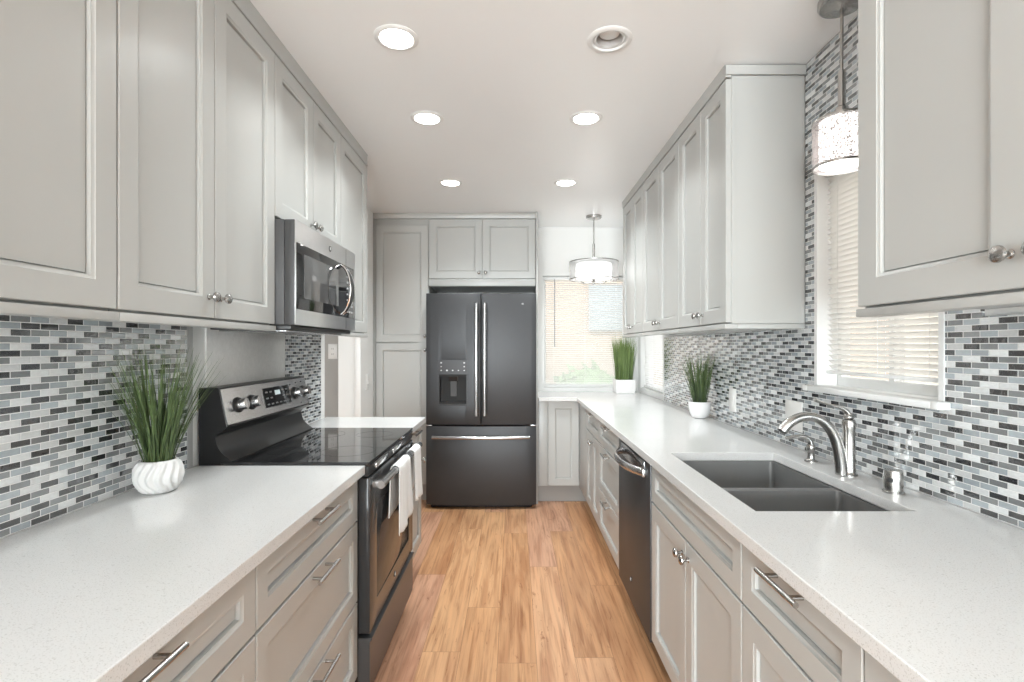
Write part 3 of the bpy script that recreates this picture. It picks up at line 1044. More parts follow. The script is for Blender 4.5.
ic.build('key_icons', 'icon', dl)


def bar_handle(parent, p0, p1, bow, post, r=0.0165, nm='handle'):
    p0, p1 = Vector(p0), Vector(p1)
    n = 18
    pts = [p0.lerp(p1, i / n) + Vector((0, -bow * (1 - (2 * i / n - 1) ** 2), 0)) for i in range(n + 1)]
    mb = MB().tube(pts, r, 14, flat=(1, 0.9))
    for t in (0.04, 0.96):
        q = p0.lerp(p1, t)
        q.y -= bow * (1 - (2 * t - 1) ** 2)
        mb.tube([q, Vector((q.x, yc(q.x) - 0.0003, q.z))], 0.010, 12)
    return mb.build(nm, 'steel_dk', parent)


bar_handle(dl, (fxc - 0.034, FY0 - 0.060, 0.775), (fxc - 0.034, FY0 - 0.060, 1.690), 0.008, 0.04)
bar_handle(dr, (fxc + 0.034, FY0 - 0.060, 0.775), (fxc + 0.034, FY0 - 0.060, 1.690), 0.008, 0.04)
bar_handle(fz, (fxc - 0.395, FY0 - 0.045, 0.601), (fxc + 0.395, FY0 - 0.045, 0.601), 0.026, 0.04, 0.0175)
for s in (-1, 1):
    hmb = MB().box(fxc + s * (fw - 0.025) - 0.022, fxc + s * (fw - 0.025) + 0.022, 4.232, 4.305, 0.6855, 0.6955, 0.002)
    hmb.build('hinge', 'steel', root)
for s in (-1, 1):
    MB().box(fxc + s * (fw - 0.07) - 0.045, fxc + s * (fw - 0.07) + 0.045, 4.26, 4.40, 1.7555, 1.776, 0.004).build('hinge_cover', 'slatedark', root)
# round badge
def badge(parent, c, N, U, r=0.013, mat='steel', ink='slot'):
    c, N, U = Vector(c), Vector(N), Vector(U)
    b = MB().lathe(c, N, [(r, 0.0002), (r, 0.0018), (r * 0.86, 0.0024), (r * 0.82, 0.0018), (r * 0.3, 0.0018), (0, 0.0018)], 24, cap1=False).build('badge', mat, parent)
    V = N.cross(U)
    t = MB()
    # looping monogram inside the ring
    for q, sgn in ((-0.32, 1), (0.32, 1)):
        pts = []
        for k in range(15):
            a = 0.6 + k * 5.2 / 14
            pts.append(c + N * 0.0022 + U * (q * r + 0.30 * r * math.cos(a)) + V * (0.42 * r * math.sin(a)))
        t.tube(pts, r * 0.07, 6)
    t.tube([c + N * 0.0022 + U * (-0.35 * r), c + N * 0.0022 + U * (0.55 * r)], r * 0.06, 6)
    t.build('monogram', ink, b)
    return b


badge(dr, (0.072, yc(0.072) - 0.0003, 1.690), (0, -1, 0), (1, 0, 0), 0.012, 'slatedark', 'icon')

# ------------------------------------------------------------------ range
RY0, RY1 = 1.8525, 2.6435
root = empty('range', (-0.83, (RY0 + RY1) / 2, 0), 'black and stainless freestanding electric range between the two left worktops', 'range')
b = MB().box(-1.128, -0.562, RY0, RY1, 0.06, 0.905, 0.002)
b.build('body', 'black', root)
for yy in (RY0 + 0.06, RY1 - 0.06):
    for xx in (-0.62, -1.06):
        MB().lathe((xx, yy, 0.0), Z, [(0.018, 0.0), (0.018, 0.012), (0.010, 0.014), (0.010, 0.0598)], 16).build('foot', 'blackplastic', root)
ct = MB().box(-1.055, -0.520, RY0 - 0.0005, RY1 + 0.0005, 0.9055, 0.921, 0.0012)
ct = ct.build('cooktop', 'glass_black', root, 20)
rg = MB()
for (cx, cy, rr) in ((-0.66, RY0 + 0.20, 0.105), (-0.66, RY1 - 0.20, 0.085), (-0.91, RY0 + 0.20, 0.075), (-0.91, RY1 - 0.20, 0.105)):
    rg.lathe((cx, cy, 0.9211), Z, [(rr - 0.0012, 0), (rr - 0.0012, 0.0002), (rr, 0.0002), (rr, 0)], 56, cap0=False, cap1=False)
rg.build('burner_ring', 'greyprint', ct)
# front trim under the glass edge
MB().prism([(-0.5615, 0.868), (-0.526, 0.868), (-0.5225, 0.875), (-0.5205, 0.9045), (-0.5615, 0.9045)], 'y', RY0 + 0.001, RY1 - 0.001).build('vent_trim', 'black', root)
dv = MB()
for (a, c) in ((RY0 + 0.09, RY0 + 0.30), (RY0 + 0.36, RY0 + 0.58)):
    dv.box(-0.5225, -0.5188, a, c, 0.878, 0.898, 0.001)
dv.build('vent_slot', 'chrome', root)
# oven door
dmb = MB().box(-0.561, -0.522, RY0 + 0.003, RY1 - 0.003, 0.300, 0.862, 0.004)
od = dmb.build('oven_door', 'glass_oven', root)
MB().grid('x', [RY0 + 0.0032, RY0 + 0.10, RY1 - 0.10, RY1 - 0.0032], [0.3002, 0.385, 0.74, 0.8615], lambda a, b: not (RY0 + 0.1 < a < RY1 - 0.1 and 0.385 < b < 0.74), -0.5218, -0.5200, bev=0.0006).build('door_frame', plain('black_stainless', (0.055, 0.056, 0.058), 0.22, 0.2), od)
HX, HZ = -0.482, 0.836
hb = MB().tube([(HX, RY0 + 0.012, HZ), (HX, RY1 - 0.012, HZ)], 0.0145, 18)
for yy in (RY0 + 0.030, RY1 - 0.030):
    hb.box(-0.5198, HX + 0.004, yy - 0.016, yy + 0.016, HZ - 0.012, HZ + 0.012, 0.004)
hb.build('handle', 'steel_dk', od)
badge(od, (-0.5199, (RY0 + RY1) / 2, 0.345), (1, 0, 0), (0, 1, 0), 0.012, 'slatedark', 'icon')
MB().prism([(-0.561, 0.085), (-0.524, 0.085), (-0.520, 0.092), (-0.520, 0.270), (-0.512, 0.279), (-0.512, 0.285), (-0.561, 0.285)], 'y', RY0 + 0.003, RY1 - 0.003).build('storage_drawer', plain('dark_stainless_front', (0.085, 0.087, 0.090), 0.35, 0.3), root)
# back guard: concave black riser, tilted steel control panel
BY0, BY1 = RY0 + 0.004, RY1 - 0.036
prof = [(-1.136, 0.9065), (-1.136, 1.186), (-1.072, 1.188), (-1.066, 1.186), (-1.036, 1.046), (-1.046, 1.036), (-1.072, 1.020)]
for k in range(9):
    t = k / 8
    prof.append((-1.078 + 0.012 * t + 0.038 * t ** 3, 1.010 - 0.078 * t))
prof += [(-1.020, 0.925), (-1.020, 0.9215), (-1.056, 0.9215), (-1.0565, 0.9065)]
MB().prism(prof, 'y', BY0, BY1).build('backguard', 'black', root, 25)
P0, P1 = Vector((-1.0365, 0, 1.048)), Vector((-1.0655, 0, 1.183))
up_ = (P1 - P0).normalized()
nn = Vector((up_.z, 0, -up_.x))
H_ = (P1 - P0).length


def CPt(y, v, n):
    return P0 + up_ * v + nn * n + Y * y


def cpbox(mb, y0, y1, v0, v1, n0, n1):
    mb.loops([[CPt(y0, v0, n), CPt(y1, v0, n), CPt(y1, v1, n), CPt(y0, v1, n)] for n in (n0, n1)])
    return mb


cp = cpbox(MB(), BY0 + 0.004, BY1 - 0.004, 0.004, H_ - 0.003, 0.0006, 0.0050).build('control_panel', plain('panel_steel', (0.68, 0.68, 0.685), 0.26, 1.0, var=0.02), root)
WD = BY1 - BY0
cpbox(MB(), BY0 + 0.30, BY0 + 0.545, 0.030, 0.113, 0.0052, 0.0072).build('display', 'glass_black', cp)
di = MB()
for i in range(3):
    for j in range(6):
        if j in (2, 3) and i > 0:
            continue
        cpbox(di, BY0 + 0.315 + j * 0.038, BY0 + 0.335 + j * 0.038, 0.040 + i * 0.026, 0.046 + i * 0.026, 0.0073, 0.0078)
di.build('key_print', plain('dim_key_print', (0.25, 0.25, 0.25), 0.5), cp)
cpbox(MB(), BY0 + 0.40, BY0 + 0.45, 0.078, 0.098, 0.0073, 0.0078).build('clock_digits', emit('clock_glow', (0.70, 0.80, 0.82), 0.15), cp)
for yk in (0.095, 0.195, WD - 0.155, WD - 0.060):
    kb = MB().lathe(CPt(BY0 + yk, 0.068, 0.0053), nn, [(0.030, 0.0), (0.030, 0.004), (0.0265, 0.007), (0.0255, 0.010)], 28).build('knob', 'blackplastic', cp)
    MB().lathe(CPt(BY0 + yk, 0.068, 0.0157), nn, [(0.0225, -0.0003), (0.0215, 0.022), (0.019, 0.025), (0.0, 0.0255)], 28, cap1=False).build('knob_grip', 'steel', kb)
pr = MB()
for (yk, v) in ((WD - 0.185, 0.112), (WD - 0.12, 0.116), (WD - 0.06, 0.118), (WD - 0.03, 0.025), (WD - 0.10, 0.018)):
    cpbox(pr, BY0 + yk - 0.008, BY0 + yk + 0.008, v - 0.0025, v + 0.0025, 0.0051, 0.0056)
cpbox(pr, BY0 + 0.255, BY0 + 0.275, 0.055, 0.075, 0.0051, 0.0056)
pr.build('panel_print', 'slot', cp)

# ------------------------------------------------------------------ towels on the oven handle
def towel(name, y0, y1, zf, zb, label, seed, slant=0.0):
    rnd = random.Random(seed)
    R = 0.0185
    path = []
    n1 = 16
    for i in range(n1 + 1):      # back leg, from its hem up
        z = zb + (HZ - zb) * i / n1
        path.append((HX - R, z, (HZ - z)))
    for i in range(1, 9):        # over the bar
        a = math.pi - math.pi * i / 9
        path.append((HX + R * math.cos(a), HZ + R * math.sin(a), 0))
    n2 = 24
    for i in range(n2 + 1):
        z = HZ + (zf - HZ) * i / n2
        path.append((HX + R, z, (HZ - z)))
    ny = 34
    ph = rnd.uniform(0, 6)
    L = []
    for k, (x, z, dn_) in enumerate(path):
        row = []
        front = x > HX
        for j in range(ny + 1):
            s = j / ny - 0.5
            g = min(1, dn_ / 0.26)
            wd = (y1 - y0) * (0.80 + 0.20 * g)
            yy = (y0 + y1) / 2 + s * wd + 0.006 * math.sin(9 * dn_ + ph)
            fold = (0.006 * math.sin(2 * math.pi * (1.7 * s) + ph) + 0.002 * math.sin(2 * math.pi * 4.7 * s + 1.3 * ph)) * (0.25 + 0.75 * g)
            if front:
                xx = x + max(fold + 0.008 * g, -0.003)
                zz = z + slant * s * g - 0.006 * math.cos(2 * math.pi * s * 2 + ph) * g
            else:
                xx = x + min(fold * 0.25, 0.001) if dn_ > 0.02 else x
                xx = max(xx, -0.5165)
                zz = z + slant * 0.6 * s * g
            row.append(Vector((xx, yy, zz)))
        L.append(row)
    mb = MB()
    mb.loops(L, False, False, closed=False)
    o = mb.build(name, 'towel', None, 80, solid=0.0042)
    return tag(o, label, 'towel', 'white towels on the oven handle')


towel('dish_towel', 2.06, 2.315, 0.590, 0.655, 'white towel on the oven handle, the nearer and longer one', 11, 0.03)
towel('dish_towel', 2.385, 2.575, 0.615, 0.640, 'white towel at the far end of the oven handle, the shorter one', 23, -0.02)

# ------------------------------------------------------------------ microwave
MY0, MY1, MZ0, MZ1 = 1.8965, 2.6115, 1.4135, 1.8065
root = empty('microwave', (-1.0, (MY0 + MY1) / 2, MZ0), 'stainless over-the-range microwave under the short left cabinet', 'microwave')
MB().box(LW + 0.001, -0.846, MY0, MY1, MZ0 + 0.004, MZ1, 0.002).build('case', 'slatedark', root)
MB().box(LW + 0.02, -0.826, MY0 + 0.01, MY1 - 0.01, MZ0 - 0.014, MZ0 + 0.0035, 0.003).build('vent_base', 'blackplastic', root)
MB().box(LW + 0.03, -0.86, MY0 + 0.05, MY1 - 0.05, MZ0 - 0.020, MZ0 - 0.0142, 0.002).build('grease_filter', 'steel', root)
md = MB().box(-0.8455, -0.8082, MY0 + 0.001, MY1 - 0.001, MZ0 + 0.004, MZ1, 0.002).build('door', 'slatedark', root)
MB().box(-0.8080, -0.806, MY0 + 0.001, MY1 - 0.001, MZ0 + 0.004, MZ1, 0.0006).build('door_skin', 'steel_lt', md)
GZ0, GZ1 = 1.476, 1.724
gl = MB().box(-0.8058, -0.8035, MY0 + 0.010, MY1 - 0.030, GZ0, GZ1, 0.001).build('door_glass', 'glass_black', md)
MB().box(-0.8034, -0.8024, MY0 + 0.075, MY0 + 0.46, GZ0 + 0.045, GZ1 - 0.035, 0.0004).build('window_screen', plain('window_mesh_screen', (0.10, 0.10, 0.10), 0.06), gl)
ks = MB()
for i in range(7):
    for j in range(3):
        ks.box(-0.8034, -0.8026, MY1 - 0.135 + j * 0.032, MY1 - 0.117 + j * 0.032, GZ0 + 0.025 + i * 0.028, GZ0 + 0.033 + i * 0.028)
ks.build('keypad', 'icon', gl)
# bowed handle, wider in the middle, black with bright edges
hb, e0, e1 = MB(), [], []
Lh = []
n = 18
for i in range(n + 1):
    t = i / n
    q = 1 - (2 * t - 1) ** 2
    z = GZ0 + 0.012 + (GZ1 - GZ0 - 0.020) * t
    xo = -0.800 + 0.050 * q ** 0.7
    yc0 = MY0 + 0.505
    hw = 0.013 + 0.014 * q
    Lh.append([Vector((xo - 0.010, yc0 - hw, z)), Vector((xo, yc0 - hw * 0.8, z)), Vector((xo + 0.003, yc0, z)), Vector((xo, yc0 + hw * 0.8, z)), Vector((xo - 0.010, yc0 + hw, z))])
    e0.append(Vector((xo - 0.004, yc0 - hw, z)))
    e1.append(Vector((xo - 0.004, yc0 + hw, z)))
hb.loops(Lh)
hd = hb.build('handle', 'black', md, 50)
MB().tube(e0, 0.0042, 8).tube(e1, 0.0042, 8).build('handle_edge', 'chrome', hd)
badge(md, (-0.8059, MY0 + 0.36, 1.765), (1, 0, 0), (0, 1, 0), 0.013, 'slatedark', 'icon')
MB().box(-0.8063, -0.8052, MY0 + 0.572, MY0 + 0.5735, MZ0 + 0.01, MZ1 - 0.006).build('panel_seam', 'slot', md)

# ------------------------------------------------------------------ dishwasher
DY0, DY1 = 2.0835, 2.7125
root = empty('dishwasher', (0.85, (DY0 + DY1) / 2, 0), 'slate grey dishwasher with a bowed bar handle, beyond the sink cabinet', 'dishwasher')
MB().box(0.585, 1.15, DY0 + 0.004, DY1 - 0.004, 0.10, CB - 0.002, 0.002).build('tub', 'slatedark', root)
MB().box(0.635, 1.15, DY0 + 0.004, DY1 - 0.004, 0.0, 0.0995).build('toe_kick', 'blackplastic', root)
dd = MB().box(0.551, 0.5845, DY0 + 0.002, DY1 - 0.002, 0.135, 0.872, 0.004).build('door', 'slate', root)
MB().box(0.5525, 0.5845, DY0 + 0.006, DY1 - 0.006, 0.8722, 0.8765).build('control_strip', 'black', root)
hz = 0.808
hpts = []
n = 20
for i in range(n + 1):
    t = i / n
    q = 1 - abs(2 * t - 1) ** 2.6
    hpts.append(Vector((0.551 - 0.006 - 0.056 * q, DY0 + 0.08 + (DY1 - DY0 - 0.16) * t, hz)))
hb = MB().tube(hpts, 0.0125, 14, flat=(1.35, 0.8), up=(0, 0, 1))
for q in (hpts[0], hpts[-1]):
    hb.box(0.536, 0.5508, q.y - 0.016, q.y + 0.016, hz - 0.017, hz + 0.017, 0.003)
hb.build('handle', 'steel', dd)
MB().box(0.5475, 0.5508, DY0 + 0.085, DY1 - 0.085, hz - 0.020, hz + 0.045, 0.001).build('pocket', 'steel_dk', dd)
badge(dd, (0.5507, 2.42, 0.245), (-1, 0, 0), (0, -1, 0), 0.013, 'slatedark', 'icon')


# ------------------------------------------------------------------ outlets and switches
def plate(name, label, cat, F, u, v, w_, h_, kind):
    root = empty(name, F.P(u, v, 0), label, cat)
    mb = MB()
    prof = [(0, 0.0004), (0, 0.004), (0.003, 0.0065)]
    mb.loops([[F.P(u - w_ / 2 + i, v - h_ / 2 + i, n), F.P(u + w_ / 2 - i, v - h_ / 2 + i, n), F.P(u + w_ / 2 - i, v + h_ / 2 - i, n), F.P(u - w_ / 2 + i, v + h_ / 2 - i, n)] for i, n in prof])
    mb.build('wall_plate', 'plastic', root)

    def blk(a, b, c, d_, n0, n1, nm, m):
        q = MB()
        q.loops([[F.P(u + a, v + c, n), F.P(u + b, v + c, n), F.P(u + b, v + d_, n), F.P(u + a, v + d_, n)] for n in (n0, n1)])
        return q.build(nm, m, root)
    if kind == 'rocker':
        blk(-0.017, 0.017, -0.034, 0.034, 0.0066, 0.0095, 'rocker', 'plastic')
    elif kind == 'toggle':
        blk(-0.005, 0.005, -0.012, 0.012, 0.0066, 0.014, 'toggle', 'plastic')
    elif kind == 'blank':
        q = MB().lathe(F.P(u, v, 0.0066), F.N, [(0.016, 0), (0.016, 0.0012), (0.013, 0.0016)], 24)
        q.build('center_cap', 'plastic', root)
    else:
        for a in (-0.022, 0.022):
            blk(-0.016, 0.016, a - 0.014, a + 0.014, 0.0066, 0.0085, 'receptacle', 'plastic')
            sl = MB()
            for q in (-0.006, 0.006):
                sl.loops([[F.P(u + q - 0.0015, v + a - 0.005, n), F.P(u + q + 0.0015, v + a - 0.005, n), F.P(u + q + 0.0015, v + a + 0.005, n), F.P(u + q - 0.0015, v + a + 0.005, n)] for n in (0.0086, 0.0092)])
            sl.build('slots', 'slot', root)
    return root


plate('wall_switch', 'white wall switch on the mosaic tile by the round-pot grass', 'switch', FR(RT), -2.79, 1.048, 0.080, 0.125, 'rocker')
plate('outlet_cover', 'wide white cover plate on the mosaic tile just behind the faucet spout', 'outlet', FR(RT), -2.18, 1.045, 0.128, 0.125, 'blank')
plate('wall_outlet', 'white outlet on the shade-toned wall in the hall opening', 'outlet', FB(4.30), -1.512, 1.298, 0.076, 0.125, 'outlet')
plate('light_switch', 'white light switch on the narrow wall left of the pantry', 'switch', FL(-1.205), 4.22, 1.048, 0.075, 0.125, 'toggle')


# ------------------------------------------------------------------ plants
def grass(root, c, z0, n, rb_, h0, h1, spread, mat, seed, wid=0.0038, xlim=None):
    rnd = random.Random(seed)
    mb = MB()
    b = mb.bm
    for i in range(n):
        a = rnd.uniform(0, 2 * math.pi)
        r0 = rb_ * math.sqrt(rnd.random())
        base = Vector((c[0] + r0 * math.cos(a), c[1] + r0 * math.sin(a), z0))
        L = rnd.uniform(h0, h1)
        a2 = a + rnd.gauss(0, 0.5)
        out = spread * (0.35 + 0.65 * r0 / rb_) * rnd.uniform(0.3, 1.15)
        tip = base + Vector((out * math.cos(a2), out * math.sin(a2), L * rnd.uniform(0.9, 1.0)))
        mid = base + Vector((out * 0.33 * math.cos(a2), out * 0.33 * math.sin(a2), L * 0.55))
        if xlim is not None:
            for q in (mid, tip):
                q.x = min(max(q.x, xlim[0]), xlim[1])
        side = Vector((-math.sin(a2 + rnd.uniform(-1, 1)), math.cos(a2 + rnd.uniform(-1, 1)), 0)).normalized()
        nrm = Vector((side.y, -side.x, 0))
        m = 7
        rows = []
        for k in range(m + 1):
            t = k / m
            p = base * (1 - t) ** 2 + mid * 2 * t * (1 - t) + tip * t * t
            w_ = wid * (1 - t ** 2.2) * 0.5 + 0.0003
            rows.append((b.verts.new(p - side * w_), b.verts.new(p + nrm * w_ * 0.5), b.verts.new(p + side * w_)))
        for r0_, r1_ in zip(rows, rows[1:]):
            b.faces.new((r0_[0], r0_[1], r1_[1], r1_[0]))
            b.faces.new((r0_[1], r0_[2], r1_[2], r1_[1]))
    return mb.build('grass_blades', mat, root, 60)


# left: swirl-ribbed pot
pc = (-1.045, 1.515)
root = empty('potted_grass', (pc[0], pc[1], CT), 'potted ornamental grass in a white spiral-ribbed pot on the left worktop', 'plant', 'potted grasses on the worktops')
pp = [(0.034, 0.0004), (0.044, 0.005), (0.057, 0.028), (0.0610, 0.048), (0.059, 0.070), (0.052, 0.088), (0.047, 0.094), (0.043, 0.095), (0.041, 0.090), (0.043, 0.078)]
fine = []
for (a, b) in zip(pp, pp[1:]):
    for k in range(4):
        t = k / 4
        fine.append((a[0] + (b[0] - a[0]) * t, a[1] + (b[1] - a[1]) * t))
fine.append(pp[-1])


def swirl(t, h):
    if h > 0.092:
        return 1.0
    return 1.0 + 0.075 * math.sin(15 * (t + 7.0 * h + 0.35 * math.sin(h * 45))) * min(1, h / 0.01) * min(1, max(0, (0.093 - h) / 0.010))


MB().lathe((pc[0], pc[1], CT), Z, fine, 170, mod=swirl).build('pot', 'pot', root, 60)
MB().lathe((pc[0], pc[1], CT + 0.0785), Z, [(0.0425, 0), (0.038, 0.005), (0.0, 0.007)], 24, cap1=False).build('moss', 'soil', root)
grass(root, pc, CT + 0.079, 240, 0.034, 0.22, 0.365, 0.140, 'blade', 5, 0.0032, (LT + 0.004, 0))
# right: round pot
pc = (1.110, 3.08)
root = empty('potted_grass', (pc[0], pc[1], CT), 'potted grass in a small round white pot on the right worktop', 'plant', 'potted grasses on the worktops')
MB().lathe((pc[0], pc[1], CT), Z, [(0.030, 0.0004), (0.045, 0.008), (0.058, 0.035), (0.063, 0.070), (0.064, 0.098), (0.061, 0.100), (0.059, 0.096), (0.058, 0.085)], 40).build('pot', 'potgloss', root, 60)
MB().lathe((pc[0], pc[1], CT + 0.0855), Z, [(0.057, 0), (0.050, 0.005), (0.0, 0.008)], 24, cap1=False).build('moss', 'soil', root)
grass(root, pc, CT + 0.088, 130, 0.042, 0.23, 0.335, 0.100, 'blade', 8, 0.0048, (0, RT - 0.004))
# far corner: square pot
pc = (1.022, 4.79)
root = empty('potted_grass', (pc[0], pc[1], CT), 'dense upright grass in a square white pot in the far window corner', 'plant', 'potted grasses on the worktops')
hw = 0.088


def sq(i, z):
    return [Vector((pc[0] + sx_ * (hw - i), pc[1] + sy_ * (hw - i), z)) for sx_, sy_ in ((-1, -1), (1, -1), (1, 1), (-1, 1))]


MB().loops([sq(0.006, CT + 0.0004), sq(0.003, CT + 0.004), sq(0, CT + 0.122), sq(0.001, CT + 0.1245), sq(0.009, CT + 0.1245), sq(0.010, CT + 0.105)]).build('pot', 'potgloss', root, 30)
MB().loops([sq(0.011, CT + 0.1055), sq(0.013, CT + 0.112)]).build('moss', 'soil', root)
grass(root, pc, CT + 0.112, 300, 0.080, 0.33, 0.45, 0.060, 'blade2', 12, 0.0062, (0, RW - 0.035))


# ------------------------------------------------------------------ blinds
def blind(label, axis, W, plane, z_bot, tilt, pitch=0.0195, depth=0.025, wand=None, twand='a'):
    a0, a1, z0, z1 = W[0] + 0.016, W[1] - 0.016, W[2], W[3] - 0.002
    pc_ = plane
    def Pt(a, c, z):
        return Vector((c, a, z)) if axis == 'x' else Vector((a, c, z))
    mid = Pt((a0 + a1) / 2, pc_, z_bot)
    root = empty('window_blind', mid, label, 'blind', 'white slatted window blinds')

    def bx(mb, A0, A1, c0, c1, q0, q1, bev=0.0):
        if axis == 'x':
            return mb.box(c0, c1, A0, A1, q0, q1, bev)
        return mb.box(A0, A1, c0, c1, q0, q1, bev)
    bx(MB(), a0 - 0.003, a1 + 0.003, pc_ - 0.018, pc_ + 0.018, z1 - 0.036, z1 - 0.013, 0.002).build('headrail', 'white', root)
    bx(MB(), a0, a1, pc_ - 0.013, pc_ + 0.013, z_bot, z_bot + 0.013, 0.003).build('bottom_rail', 'white', root)
    mb = MB()
    z = z_bot + 0.026
    ct_, st_ = math.cos(tilt), math.sin(tilt)
    while z < z1 - 0.045:
        L = []
        for (a) in (a0, a1):
            ring = []
            for k in range(5):
                s = (k / 4 - 0.5) * depth
                cr_ = 0.0022 * (1 - (2 * k / 4 - 1) ** 2)
                ring.append(Pt(a, pc_ + s * ct_ - cr_ * st_, z + s * st_ + cr_ * ct_))
            L.append(ring)
        mb.loops(L, False, False, closed=False)
        z += pitch
    mb.build('slats', 'blind', root, 60)
    cd = MB()
    for f in (0.12, 0.5, 0.88):
        a = a0 + (a1 - a0) * f
        for c in (-depth * 0.52, depth * 0.52):
            cd.tube([Pt(a, pc_ + c, z_bot + 0.012), Pt(a, pc_ + c, z1 - 0.036)], 0.0009, 6)
    cd.build('ladder_cords', 'white', root)
    if wand:
        MB().tube([Pt(wand[0], pc_ - 0.026, z1 - 0.03), Pt(wand[0], pc_ - 0.026, wand[1])], 0.0045, 8).build('tilt_wand', plain('grey_wand', (0.30, 0.31, 0.32), 0.3), root)
    return root


b1 = blind('white slatted blind in the window over the sink', 'x', W1, RW + 0.036, 1.232, math.radians(-38))
blind('white slatted blind in the right-hand corner window, under the far wall cabinet', 'x', W2, RW + 0.036, 0.962, math.radians(-50))
blind('wide white slatted blind in the back window behind the drum pendant', 'y', W3, BW + 0.036, 0.950, math.radians(28), wand=(0.392, 1.335))

# ------------------------------------------------------------------ recessed lights
pos_words = {0: 'lit recessed ceiling light, nearest of the left column of three', 2: 'lit recessed ceiling light, middle of the left column of three',
             4: 'lit recessed ceiling light, farthest of the left column of three', 1: 'unlit recessed ceiling light with a grey open can',
             3: 'lit recessed ceiling light just beyond the unlit one', 5: 'lit recessed ceiling light, farthest of the right column of three',
             6: 'added recessed fill light on the left, unseen behind the camera', 7: 'added recessed fill light on the right, unseen behind the camera'}
for i, (cx, cy, on) in enumerate(CANS):
    root = empty('recessed_light', (cx, cy, CEIL), pos_words[i], 'ceiling light', 'recessed ceiling lights')
    if on:
        MB().lathe((cx, cy, CEIL - 0.0004), -Z, [(0.082, 0), (0.082, 0.002), (0.074, 0.006), (0.064, 0.0065), (0.060, 0.003), (0.060, 0)], 40).build('trim_ring', 'can', root)
        MB().lathe((cx, cy, CEIL - 0.0004), -Z, [(0.0595, 0.0005), (0.0595, 0.004), (0.045, 0.0085), (0.02, 0.010), (0.0, 0.0103)], 40, cap1=False).build('lens', 'glow', root)
    else:
        MB().lathe((cx, cy, CEIL - 0.0004), -Z, [(0.084, 0), (0.084, 0.002), (0.077, 0.006), (0.066, 0.0065), (0.062, 0.002), (0.062, 0)], 40, cap0=False, cap1=False).build('trim_ring', 'can', root)
        MB().lathe((cx, cy, CEIL - 0.0006), Z, [(0.0615, 0.0), (0.0488, 0.0012), (0.0480, 0.03), (0.042, 0.06), (0.03, 0.068)], 40, cap0=False, cap1=True).build('can', 'can_in', root)
        MB().lathe((cx, cy, CEIL + 0.066), -Z, [(0.015, 0), (0.020, 0.015), (0.036, 0.04), (0.037, 0.046), (0.030, 0.050), (0.0, 0.052)], 32, cap1=False).build('bulb', 'can', root)

# ------------------------------------------------------------------ pendants
px, py = 1.082, 1.70
root = empty('pendant_light', (px, py, CEIL), 'small cylindrical pendant lamp hanging in front of the sink window', 'pendant light')
MB().lathe((px, py, CEIL - 0.0004), -Z, [(0.070, 0), (0.070, 0.018), (0.064, 0.026), (0.018, 0.028), (0.010, 0.034)], 40).build('canopy', 'nickel', root)
rd = MB().tube([(px, py, CEIL - 0.034), (px, py, 2.240)], 0.0052, 12).tube([(px, py, 2.245), (px, py, 2.125)], 0.0120, 16)
rd.lathe((px, py, 2.13), -Z, [(0.012, 0), (0.020, 0.006), (0.022, 0.020), (0.012, 0.028)], 24)
rd.build('rod', 'nickel', root)
sh = MB().lathe((px, py, 1.930), Z, [(0.085, 0.004), (0.085, 0.150)], 64, cap0=False, cap1=False).build('outer_shade', 'mesh', root, 60)
for zz, nm in ((1.9285, 'rim'), (2.078, 'rim')):
    MB().lathe((px, py, zz), Z, [(0.0825, 0), (0.0868, 0), (0.0868, 0.007), (0.0825, 0.007), (0.0825, 0)], 56, cap0=False, cap1=False).build(nm, 'nickel', sh)
sk = MB()
for k in range(3):
    a = 2 * math.pi * k / 3
    sk.tube([(px + 0.011 * math.cos(a), py + 0.011 * math.sin(a), 2.105), (px + 0.083 * math.cos(a), py + 0.083 * math.sin(a), 2.082)], 0.0022, 8)
sk.build('spider', 'nickel', root)
MB().lathe((px, py, 1.932), Z, [(0.0, 0.0), (0.060, 0.0), (0.066, 0.004), (0.066, 0.150), (0.060, 0.152), (0.0, 0.153)], 40, cap0=False, cap1=False).build('diffuser', 'lampglass', root)

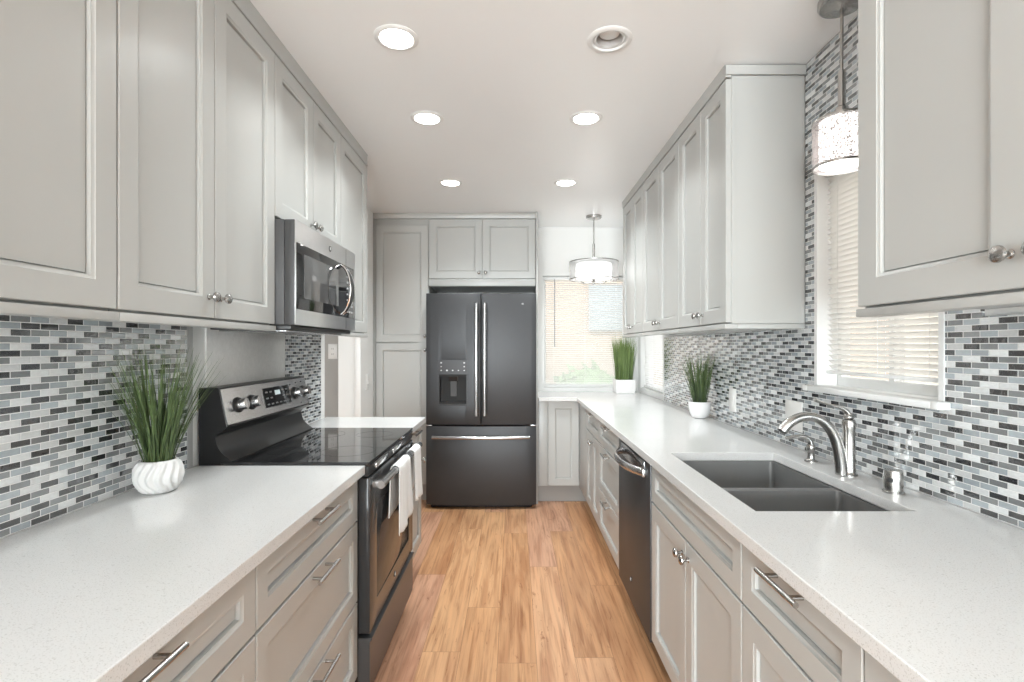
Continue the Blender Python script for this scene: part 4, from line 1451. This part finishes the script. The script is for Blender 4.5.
px, py = 0.700, 4.52
root = empty('drum_pendant', (px, py, CEIL), 'round drum pendant with a sheer outer shade hanging by the back window', 'pendant light')
MB().lathe((px, py, CEIL - 0.0004), -Z, [(0.068, 0), (0.068, 0.016), (0.060, 0.024), (0.014, 0.026), (0.008, 0.032)], 36).build('canopy', 'nickel', root)
MB().tube([(px, py, CEIL - 0.032), (px, py, 2.235)], 0.0055, 12).tube([(px, py, 2.24), (px, py, 2.085)], 0.0115, 16).build('rod', 'nickel', root)
R_ = 0.213
z0_, z1_ = 1.925, 2.080
os_ = MB().lathe((px, py, 0), Z, [(R_, z0_), (R_, z1_)], 72, cap0=False, cap1=False).build('outer_shade', 'sheer', root, 60)
for zz in (z0_ - 0.002, z1_ - 0.004):
    MB().lathe((px, py, zz), Z, [(R_ - 0.003, 0), (R_ + 0.002, 0), (R_ + 0.002, 0.007), (R_ - 0.003, 0.007), (R_ - 0.003, 0)], 72, cap0=False, cap1=False).build('rim', 'nickel', os_)
MB().lathe((px, py, 0), Z, [(0.0, z0_ + 0.010), (0.150, z0_ + 0.010), (0.155, z0_ + 0.014), (0.155, z1_ - 0.022), (0.150, z1_ - 0.018), (0.0, z1_ - 0.018)], 56, cap0=False, cap1=False).build('inner_shade', 'lampglass', root, 50)
am = MB()
for k in range(3):
    a = 2 * math.pi * k / 3 + 0.35
    ca, sa = math.cos(a), math.sin(a)
    am.tube([(px + 0.012 * ca, py + 0.012 * sa, 1.900), (px + 0.06 * ca, py + 0.06 * sa, 1.893), (px + 0.105 * ca, py + 0.105 * sa, 1.898), (px + 0.112 * ca, py + 0.112 * sa, 1.915), (px + 0.112 * ca, py + 0.112 * sa, 1.9345)], 0.0042, 10)
    am.lathe((px + 0.112 * ca, py + 0.112 * sa, 1.906), Z, [(0.005, 0), (0.019, 0.008), (0.019, 0.011)], 20)
am.lathe((px, py, 1.882), Z, [(0.0, 0), (0.011, 0.004), (0.013, 0.014), (0.010, 0.022), (0.014, 0.028), (0.012, 0.0525)], 24, cap0=False)
am.build('arms', 'nickel', root)
sp3 = MB()
for k in range(3):
    a = 2 * math.pi * k / 3 + 0.9
    sp3.tube([(px + 0.011 * math.cos(a), py + 0.011 * math.sin(a), 2.088), (px + (R_ - 0.002) * math.cos(a), py + (R_ - 0.002) * math.sin(a), 2.079)], 0.0022, 8)
sp3.build('spider', 'nickel', root)
